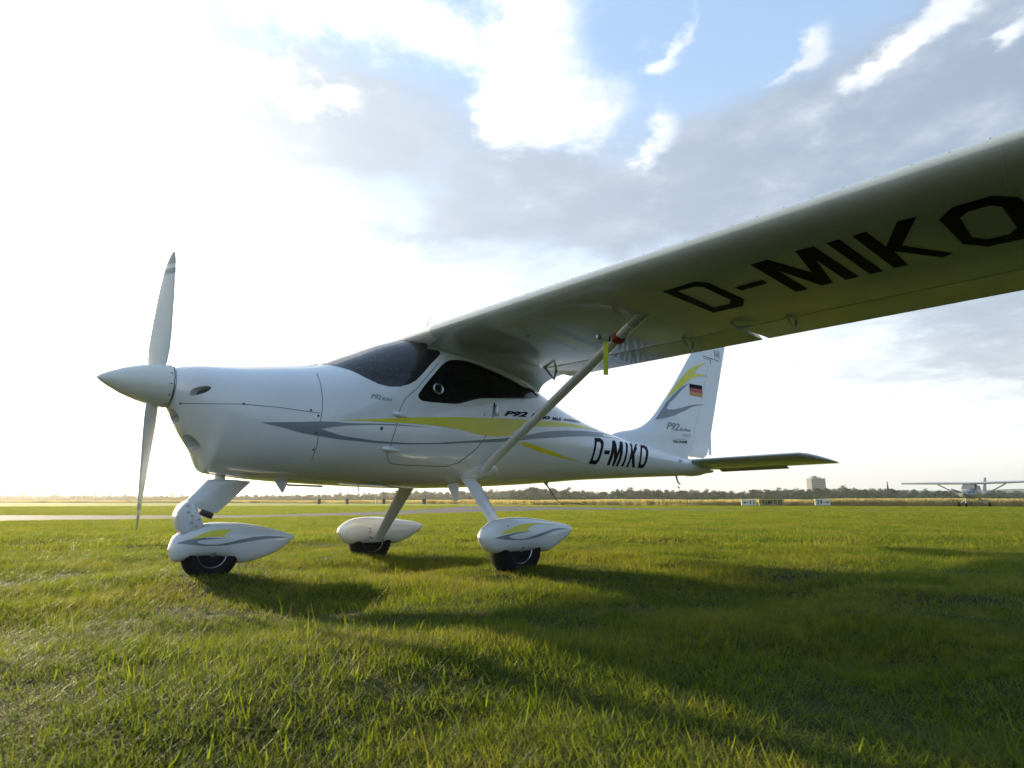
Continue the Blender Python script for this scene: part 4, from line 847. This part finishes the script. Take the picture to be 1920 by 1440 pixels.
# tall tan meadow beyond the mown strip
n = 60000; px = rng.uniform(-500, 2500, n); ed = np.interp(px, *zip(*edge_depth)); dep = ed + 1.0 + (rng.random(n) ** 1.6) * 110
base = np.array([CAM.x, CAM.y]); D2 = np.array([FWD_H.x, FWD_H.y])[None] + np.array([RIGHT.x, RIGHT.y])[None] * ((px - 960) / FPX * math.cos(PITCH))[:, None]
P = base + D2 * dep[:, None]; keep = rng.random(n) < np.clip(dep / 120, .2, 1); P = P[keep]; nz = vnoise(P, 6.0, 9)
mo = scatter('tall_meadow_grass', [tuft_obj('stalk_%d' % i, tall(20 + i), tall_m) for i in range(3)], np.concatenate([P, np.zeros((len(P), 1))], 1), np.stack([np.full(len(P), 1.25), np.full(len(P), 1.25), .50 + .32 * nz], 1), rng.integers(0, 3, len(P)), tall_m)
tag(mo, 'tall dry tan meadow grass between the taxiway and the trees', 'meadow', kind='stuff')
meadow_m = pmat('dry_meadow_soil', (0.26, 0.24, 0.16), .9, noise=.25, nscale=.05)
pe = [ground(p[0], p[1]) for p in MEADOW_EDGE]; pf = [at(p[0], 420) for p in MEADOW_EDGE]
mg = mesh_obj('meadow_ground', [(p.x, p.y, .03) for p in pe] + [(p.x, p.y, .03) for p in pf], [(i, i+1, len(pe)+i+1, len(pe)+i) for i in range(len(pe)-1)], meadow_m, None, False); tag(mg, kind='structure')

# ------------------------------------------------------------------ trees
bark = pmat('bark', (0.09, 0.07, 0.05), .9, noise=.3)
def tree_mat(name, a, b):
    m = bpy.data.materials.new(name); m.use_nodes = True; N = NT(m.node_tree); pos = N.n('ShaderNodeTexCoord').outputs['Object']; rnd = N.n('ShaderNodeObjectInfo').outputs['Random']
    f = N.n('ShaderNodeTexNoise', Vector=pos, Scale=6.0, Detail=3.0).outputs[0]; col = N.mix(N.m('MULTIPLY_ADD', rnd, .4, N.m('MULTIPLY', N.ramp(f, .3, .7), .6)), c4(a), c4(b))
    p = N.n('ShaderNodeBsdfPrincipled', Base_Color=col, Roughness=.7); p.inputs['Specular IOR Level'].default_value = .2; t = N.n('ShaderNodeBsdfTranslucent', Color=col)
    N.n('ShaderNodeOutputMaterial', Surface=N.n('ShaderNodeMixShader', i0=.25, i1=p, i2=t)); return m
leaf_dark = tree_mat('dark_foliage', (0.028, 0.048, 0.016), (0.05, 0.08, 0.025)); leaf_mid = tree_mat('green_foliage', (0.04, 0.068, 0.022), (0.07, 0.10, 0.032)); leaf_con = tree_mat('conifer_needles', (0.025, 0.035, 0.020), (0.04, 0.055, 0.03))
def crown_mesh(name, seed, kind='round', leaves=1500):
    """unit tree: height 1, crown of leaf faces grouped in lumps round limb ends"""
    g = np.random.default_rng(seed); V = []; F = []
    if kind == 'cone': lumps = [((g.normal(0, .006), g.normal(0, .006), z), .17 * (1.05 - z) + .015) for z in np.linspace(.12, .97, 16)]
    else:
        lumps = []
        for i in range(20):
            a = g.random() * 6.283; el = g.random(); rr = (.30 if kind == 'round' else .21) * math.sqrt(g.random()); z = .20 + .68 * el * (1 - .25 * rr / .3); lumps.append(((rr*math.cos(a), rr*math.sin(a), z), .085 + .07 * g.random()))
    per = leaves // len(lumps)
    for c, r in lumps:
        for i in range(per):
            d = g.normal(size=3); d /= np.linalg.norm(d); rad = r * (.55 + .55 * g.random()); p = np.array(c) + d * rad * np.array([1, 1, .8]); s = .022 * (.6 + .8 * g.random()); u = np.cross(d, g.normal(size=3)); u /= np.linalg.norm(u) + 1e-9; v = np.cross(d, u) + .5 * g.normal(size=3) * .5
            k = len(V); V += [tuple(p - u*s), tuple(p + v*s*.7), tuple(p + u*s), tuple(p - v*s*.7)]; F.append((k, k+1, k+2, k+3))
    me = bpy.data.meshes.new(name); me.from_pydata(V, [], F); me.update(); return me, lumps
def trunk_mesh(name, seed, lumps):
    rows = []; V, F = grid(tube_rings([(0, 0, -.02), (.005, 0, .2), (0, .005, .45), (0, 0, .72)], [.026, .019, .013, .004], 8), True, True, True); V = [tuple(v) for v in V]
    for c, r in lumps[:8]:
        z0 = .22 + .3 * random.random(); k = len(V); v2, f2 = grid(tube_rings([(0, 0, z0), tuple((Vector(c) * .6 + Vector((0, 0, z0)) * .4)), c], [.010, .007, .003], 6), True, True, True); V += [tuple(v) for v in v2]; F += [tuple(i + k for i in f) for f in f2]
    me = bpy.data.meshes.new(name); me.from_pydata(V, [], F); me.update(); me.polygons.foreach_set('use_smooth', [True] * len(F)); me.materials.append(bark); return me
PROTO = []
for i in range(5):
    cm, lm = crown_mesh('crown', 40 + i, 'round' if i < 4 else 'tall'); cm.materials.append(leaf_dark if i % 2 == 0 else leaf_mid); PROTO.append((cm, trunk_mesh('trunk', i, lm)))
cmc, lmc = crown_mesh('crown', 77, 'cone', 1800); cmc.materials.append(leaf_con); CONE = (cmc, trunk_mesh('trunk', 9, lmc))
def tree(px, depth, ytop, wide, proto, label, group=None, name='tree'):
    h = CAM.z + (940.2 - ytop) * depth / FPX; o = empty(name, at(px, depth), random.random() * 6.28); h *= 1.13; o.scale = (h * wide, h * wide, h)
    for nm_, me in zip(('crown', 'trunk'), proto): c = bpy.data.objects.new(nm_, me); COL.objects.link(c); c.parent = o
    return tag(o, label, 'tree', group)
def top_y(px): return float(np.interp(px, [-100, 0, 100, 180, 250, 390, 450, 560, 700, 760, 830, 900, 960, 1000, 1060, 1110, 1130, 1200, 1250, 1330, 1400, 1450, 1520, 1600, 1660, 1720, 1800, 1920, 2050],
                                          [926, 926, 924, 926, 928, 925, 927, 925, 922, 917, 920, 918, 916, 912, 916, 919, 921, 914, 917, 917, 919, 915, 915, 912, 915, 917, 918, 919, 918]))
MARKS = [(-80, 'left edge of the photo'), (262, 'propeller'), (455, 'nose wheel leg'), (735, 'starboard wheel leg'), (900, 'port wheel leg'), (1048, 'belly antenna'), (1277, 'tail tie-down ring'), (1395, 'left-arrow sign'), (1542, 'right-arrow sign'), (1667, 'pointed conifer'), (1830, 'distant aeroplane')]
ORD = 'first second third fourth fifth sixth seventh eighth ninth tenth eleventh twelfth thirteenth fourteenth fifteenth'.split(); cnt = {}
x = -60.0; i = 0
while x < 1935:
    y = top_y(x) + random.uniform(-1.5, 2.0); dp = (620 if x < 520 else 520 if x < 960 else 400) * random.uniform(.92, 1.12); mk = [m for m in MARKS if m[0] <= x][-1][1]; k = cnt.get(mk, 0); cnt[mk] = k + 1
    tree(x, dp, y, random.uniform(1.15, 1.7), PROTO[i % 5], '%s far tree, %s right of the %s' % (('dark green', 'mid green')[i % 5 % 2], ORD[k], mk), 'trees of the far tree line'); x += 27 * random.uniform(.75, 1.25); i += 1
tree(1163, 330, 915.5, 1.0, PROTO[0], 'rounded dark tree standing before the tree line, left of the tail tie-down ring')
tree(1230, 330, 916, 1.05, PROTO[2], 'rounded dark tree standing before the tree line, just below the tail tie-down ring')
tree(1667, 430, 908, .55, CONE, 'pointed dark conifer rising above the wood left of the distant aeroplane', None, 'conifer_tree')
tree(1000, 380, 912, .95, PROTO[4], 'tallest broadleaf tree of the tree line beside the belly antenna')
# unbroken wood filling in behind the single trees
g = np.random.default_rng(5); wp = []; ws_ = []
for x in np.arange(-150, 2100, 4.5):
    d = 700 if x < 960 else 520; dd = d * g.uniform(.95, 1.15); p = at(x, dd); hgt = 1.1 * (940.2 - (top_y(x) + g.uniform(1.5, 5))) * dd / FPX + .5; wp.append((p.x, p.y, 0)); k = hgt * g.uniform(1.3, 1.9); ws_.append((k, k, hgt))
wt = []
for i in range(3): me = PROTO[i][0].copy(); wt.append(bpy.data.objects.new('wood_%d' % i, me))
wo = scatter('far_wood', wt, wp, ws_, g.integers(0, 3, len(wp)), leaf_dark); tag(wo, 'continuous far wood along the horizon behind the single trees', 'wood', kind='stuff')
wp = []; ws_ = []
for x in np.arange(-100, 2100, 5.0):
    d = 300 if x > 960 else 430; dd = d * g.uniform(.95, 1.1); p = at(x, dd); hgt = (940.2 - g.uniform(925, 931)) * dd / FPX + .5; wp.append((p.x, p.y, -hgt*.3)); ws_.append((hgt*2.2, hgt*2.2, hgt*1.3))
wt = []
for i in range(3): me = PROTO[i+1][0].copy(); wt.append(bpy.data.objects.new('scrub_%d' % i, me))
tag(scatter('hedge_scrub', wt, wp, ws_, g.integers(0, 3, len(wp)), leaf_dark), 'low dark scrub along the foot of the tree line', 'scrub', kind='stuff')
hill_m = pmat('far_hill_green', (0.10, 0.12, 0.08), .9, noise=.2, nscale=.002)
hv = []; hx = np.linspace(900, 2250, 40)
for x in hx: p = at(x, 1300); q_ = at(x, 1700); hv += [(p.x, p.y, -2), (p.x*.6+q_.x*.4, p.y*.6+q_.y*.4, 13 + 14*math.exp(-((x-1850)/260)**2) + 3*math.sin(x*.02)), (q_.x, q_.y, -2)]
hl = mesh_obj('hills', hv, [f for i in range(39) for f in ((3*i, 3*i+3, 3*i+4, 3*i+1), (3*i+1, 3*i+4, 3*i+5, 3*i+2))], hill_m); tag(hl, kind='structure')

# ------------------------------------------------------------------ tower block behind the trees
conc = pmat('pale_concrete', (0.20, 0.20, 0.20), .8, noise=.1, nscale=.3); panes = pmat('window_band', (0.06, 0.065, 0.07), .2)
bo = at(1533, 900); k = 900 / FPX; BW = 30 * k; bld = empty('tower_block', bo, -YAW + .25); tag(bld, 'grey concrete tower block with rows of windows rising above the trees', 'building')
HB = (940.2 - 897.5) * k
box('wall', -BW/2, BW/2, -5, 5, 0, HB, conc, bld); box('roof_plant', -BW*.30, -BW*.02, -3, 3, HB, HB + 3.2, conc, bld); box('roof_plant', 0, BW*.26, -3, 3, HB, HB + 1.2, conc, bld)
for fl in range(9):
    z = HB - 3.0 - fl * 3.0
    for c in range(8):
        xx = -BW/2 + (c + .5) * BW / 8; w_ = box('window', xx - BW/21, xx + BW/21, -5.06, -4.9, z, z + 1.5, panes, bld)
# ------------------------------------------------------------------ signs, masts, marker post
sign_w = pmat('sign_cream', (0.72, 0.70, 0.58), .5); sign_y = pmat('sign_yellow', (0.42, 0.36, 0.12), .5)
def flat_text(name, body, x0, z0, w, h, y, mat, parent):
    V2, F = text_mesh(body, 0, .02); return mesh_obj(name, [(x0 + a*w, y, z0 + b*h) for a, b in V2], F, mat, parent, False)
def arrow(parent, x0, x1, z, t, y, left, mat):
    s = 1 if left else -1; a, b = (x0, x1) if left else (x1, x0); hd_ = abs(x1-x0) * .38
    P = [(a, z), (a + s*hd_, z + t*2.4), (a + s*hd_*1.2, z + t*1.4), (a + s*hd_*.7, z + t*.5), (b, z + t*.5), (b, z - t*.5), (a + s*hd_*.7, z - t*.5), (a + s*hd_*1.2, z - t*1.4), (a + s*hd_, z - t*2.4)]
    return mesh_obj('arrow', [(x_, y, z_) for x_, z_ in P], [tuple(range(len(P)))], mat, parent, False)
def sign(px0, px1, y0, y1, depth, mat, label):
    c = at((px0+px1)/2, depth); o = empty('taxiway_sign', c, -YAW); k = depth / FPX; w = (px1-px0)*k; zb = CAM.z + (940.2 - y1)*k; zt = CAM.z + (940.2 - y0)*k; tag(o, label, 'sign', 'taxiway signs')
    box('panel', -w/2, w/2, -.06, .06, zb, zt, mat, o, .02)
    for xx in (-w*.35, w*.35): box('leg', xx - .03, xx + .03, -.03, .03, 0, zb, darkmetal, o)
    return o, w, zb, zt - zb
o, w, zb, h = sign(1390, 1417.5, 936.8, 947.6, 66, sign_w, 'cream taxiway sign with a left arrow and the number 11'); arrow(o, -w*.40, -w*.06, zb + h*.5, .05, -.064, True, black); flat_text('lettering', '11', w*.08, zb + h*.2, w*.28, h*.62, -.064, black, o)
o, w, zb, h = sign(1423, 1469, 936, 948.6, 66, sign_y, 'yellow taxiway sign reading RAMP FUEL between the two cream signs'); arrow(o, -w*.48, -w*.38, zb + h*.55, .04, -.064, True, black); flat_text('lettering', 'RAMP', -w*.36, zb + h*.18, w*.42, h*.7, -.064, black, o); flat_text('lettering', 'FUEL', w*.10, zb + h*.18, w*.36, h*.7, -.064, black, o)
o, w, zb, h = sign(1528, 1556, 936, 947.4, 66, sign_w, 'cream taxiway sign with the number 29 and a right arrow'); flat_text('lettering', '29', -w*.42, zb + h*.18, w*.40, h*.66, -.064, black, o); arrow(o, w*.06, w*.42, zb + h*.5, .05, -.064, False, black)
def mast(px, ytop, label, frame=False, depth=120):
    o = empty('antenna_mast', at(px, depth)); k = depth / FPX; zt = CAM.z + (940.2 - ytop)*k; tag(o, label, 'mast', 'masts at the edge of the meadow')
    tube('pole', [(0, 0, 0), (0, 0, zt)], .05, darkmetal, o, 8); box('cabinet', -.28, .28, -.2, .2, .0, .95, darkmetal, o, .02)
    if frame:
        for s in (-1, 1): tube('stay', [(s*.45, 0, 0), (s*.42, 0, 1.3), (s*.3, 0, 2.1), (0, 0, 2.6)], .04, darkmetal, o, 6); tube('arm', [(0, 0, 1.2 + .7*s*.5), (s*.45, 0, 1.2 + .7*s*.5)], .03, darkmetal, o, 6)
    return o
mast(598, 908, 'tallest thin mast at the meadow edge, first from the nose wheel'); mast(650.5, 911, 'thin mast between the nose wheel and the starboard gear leg'); mast(719, 920, 'short mast hidden half behind the starboard gear leg'); mast(794.5, 917, 'mast with a latticed frame between the two main gear legs', True)
mp = empty('marker_post', at(705.5, 118)); tag(mp, 'short white marker post before the meadow grass', 'post'); box('post', -.14, .14, -.14, .14, 0, .85, sign_w, mp, .02); box('cap', -.16, .16, -.16, .16, .85, .92, sign_w, mp, .01)

# ------------------------------------------------------------------ distant parked high-wing aeroplane (own frame: nose towards -X, Z up)
def far_plane():
    O = empty('distant_aircraft', at(1822, 57), 0); nd = -FWD_H * math.cos(R(50)) - RIGHT * math.sin(R(50)); O.rotation_euler.z = math.atan2(-nd.y, -nd.x); tag(O, 'distant white high-wing aeroplane with wing struts parked at the right edge', 'aeroplane')
    wp_ = pmat('far_plane_white', (0.32, 0.32, 0.32), .3, coat=.3); gl_ = pmat('far_plane_glass', (0.16, 0.16, 0.16), .15)
    S_ = [(-1.95, .95, 1.25, .12), (-1.9, .86, 1.33, .36), (-1.5, .78, 1.40, .46), (-.95, .72, 1.45, .50), (-.75, .70, 1.50, .52), (-.2, .68, 1.93, .53), (.3, .68, 1.98, .52), (1.1, .74, 1.95, .46), (1.7, .84, 1.50, .34), (2.6, .95, 1.38, .24), (4.4, 1.10, 1.30, .08)]
    def ring(x, zb, zt, w, n=24):
        return [(x, w*math.copysign(abs(math.cos(a))**.8, math.cos(a)), (zb+zt)/2 + (zt-zb)/2*math.copysign(abs(math.sin(a))**.8, math.sin(a))) for a in [2*math.pi*i/n for i in range(n)]]
    f = mesh_obj('fuselage', *grid([ring(x, zb, zt, w) for x, zb, zt, w in S_], True, True, True), wp_, O)
    mesh_obj('windscreen', [(-.73, -.47, 1.52), (-.73, .47, 1.52), (-.24, .45, 1.90), (-.24, -.45, 1.90)], [(0, 1, 2, 3)], gl_, f, False)
    for s in (-1, 1):
        mesh_obj('side_window', [(-.45, s*.535, 1.42), (1.2, s*.47, 1.42), (1.0, s*.475, 1.80), (-.10, s*.53, 1.80)], [(0, 1, 2, 3)], gl_, f, False)
        mesh_obj('cowling_stripe', [(-1.88, s*.375, 1.14), (-.8, s*.525, 1.20), (-.8, s*.525, 1.27), (-1.88, s*.37, 1.24)], [(0, 1, 2, 3)], darkmetal, f, False)
        rows = []
        for y in (0, 2.6, 5.2, 5.35):
            c = 1.6 if y < 3 else 1.15; xl = -.25 + (0 if y < 3 else .12); rows.append([(xl + c*u, s*y, 1.93 + .02*y + v*c) for u, v in ((0, .03), (.1, .085), (.3, .11), (.6, .08), (1, .02), (.6, -.01), (.3, -.02), (.1, -.01))])
        mesh_obj('wing', *grid(rows, True, True, True), wp_, O)
        tube('wing_strut', [(.25, s*.5, .78), (.3, s*2.5, 1.94)], [(.05, .03), (.05, .03)], wp_, O, 8)
        mesh_obj('tailplane', [(3.6, 0, 1.22), (4.3, 0, 1.22), (4.3, s*1.6, 1.22), (3.85, s*1.6, 1.22), (3.6, 0, 1.26), (4.3, 0, 1.25), (4.3, s*1.6, 1.25), (3.85, s*1.6, 1.25)], [(0, 1, 2, 3), (4, 7, 6, 5), (0, 4, 5, 1), (1, 5, 6, 2), (2, 6, 7, 3), (3, 7, 4, 0)], wp_, O, False)
        tube('main_gear_leg', [(.45, s*.42, .75), (.5, s*1.05, .25)], [(.09, .03), (.05, .03)], wp_, O, 8); lathe('wheel', [(-.07, .12), (-.07, .19), (0, .22), (.07, .19), (.07, .12)], (.5, s*1.12, .20), (0, 1, 0), rubber, O, 18)
    mesh_obj('fin', [(3.3, -.04, 1.3), (4.35, -.03, 1.25), (4.75, -.02, 2.55), (4.25, -.02, 2.6), (3.3, .04, 1.3), (4.35, .03, 1.25), (4.75, .02, 2.55), (4.25, .02, 2.6)], [(0, 1, 2, 3), (4, 7, 6, 5), (0, 4, 5, 1), (1, 5, 6, 2), (2, 6, 7, 3), (3, 7, 4, 0)], wp_, O, False)
    tube('nose_gear_leg', [(-1.35, 0, .85), (-1.5, 0, .3)], .05, wp_, O, 8); lathe('nose_wheel', [(-.06, .1), (-.06, .16), (0, .18), (.06, .16), (.06, .1)], (-1.5, 0, .17), (0, 1, 0), rubber, O, 18)
    lathe('spinner', [(-.24, .01), (-.12, .08), (0, .12)], (-1.95, 0, 1.10), (1, 0, 0), wp_, O, 16)
    for a in (.5, .5 + math.pi):
        d = Vector((0, math.cos(a), math.sin(a))); tube('propeller_blade', [Vector((-2.0, 0, 1.10)), Vector((-2.0, 0, 1.10)) + d*.5, Vector((-2.0, 0, 1.10)) + d*.93], [(.04, .02), (.065, .012), (.02, .006)], darkmetal, O, 8, flat=(0, -d.z, d.y))
far_plane()
# ------------------------------------------------------------------ air
HAZE_D = 0.0003
hm = bpy.data.materials.new('haze_air'); hm.use_nodes = True; N = NT(hm.node_tree)
N.n('ShaderNodeOutputMaterial', Volume=N.n('ShaderNodeVolumePrincipled', Color=(0.95, 0.93, 0.88, 1), Density=HAZE_D, Anisotropy=0.72))
if HAZE_D: hz = mesh_obj('haze', *box_vf(-2650, 2650, -2650, 2650, -3, 80), hm, None, False); tag(hz, 'thin pale haze hanging over the airfield', 'haze', kind='stuff')
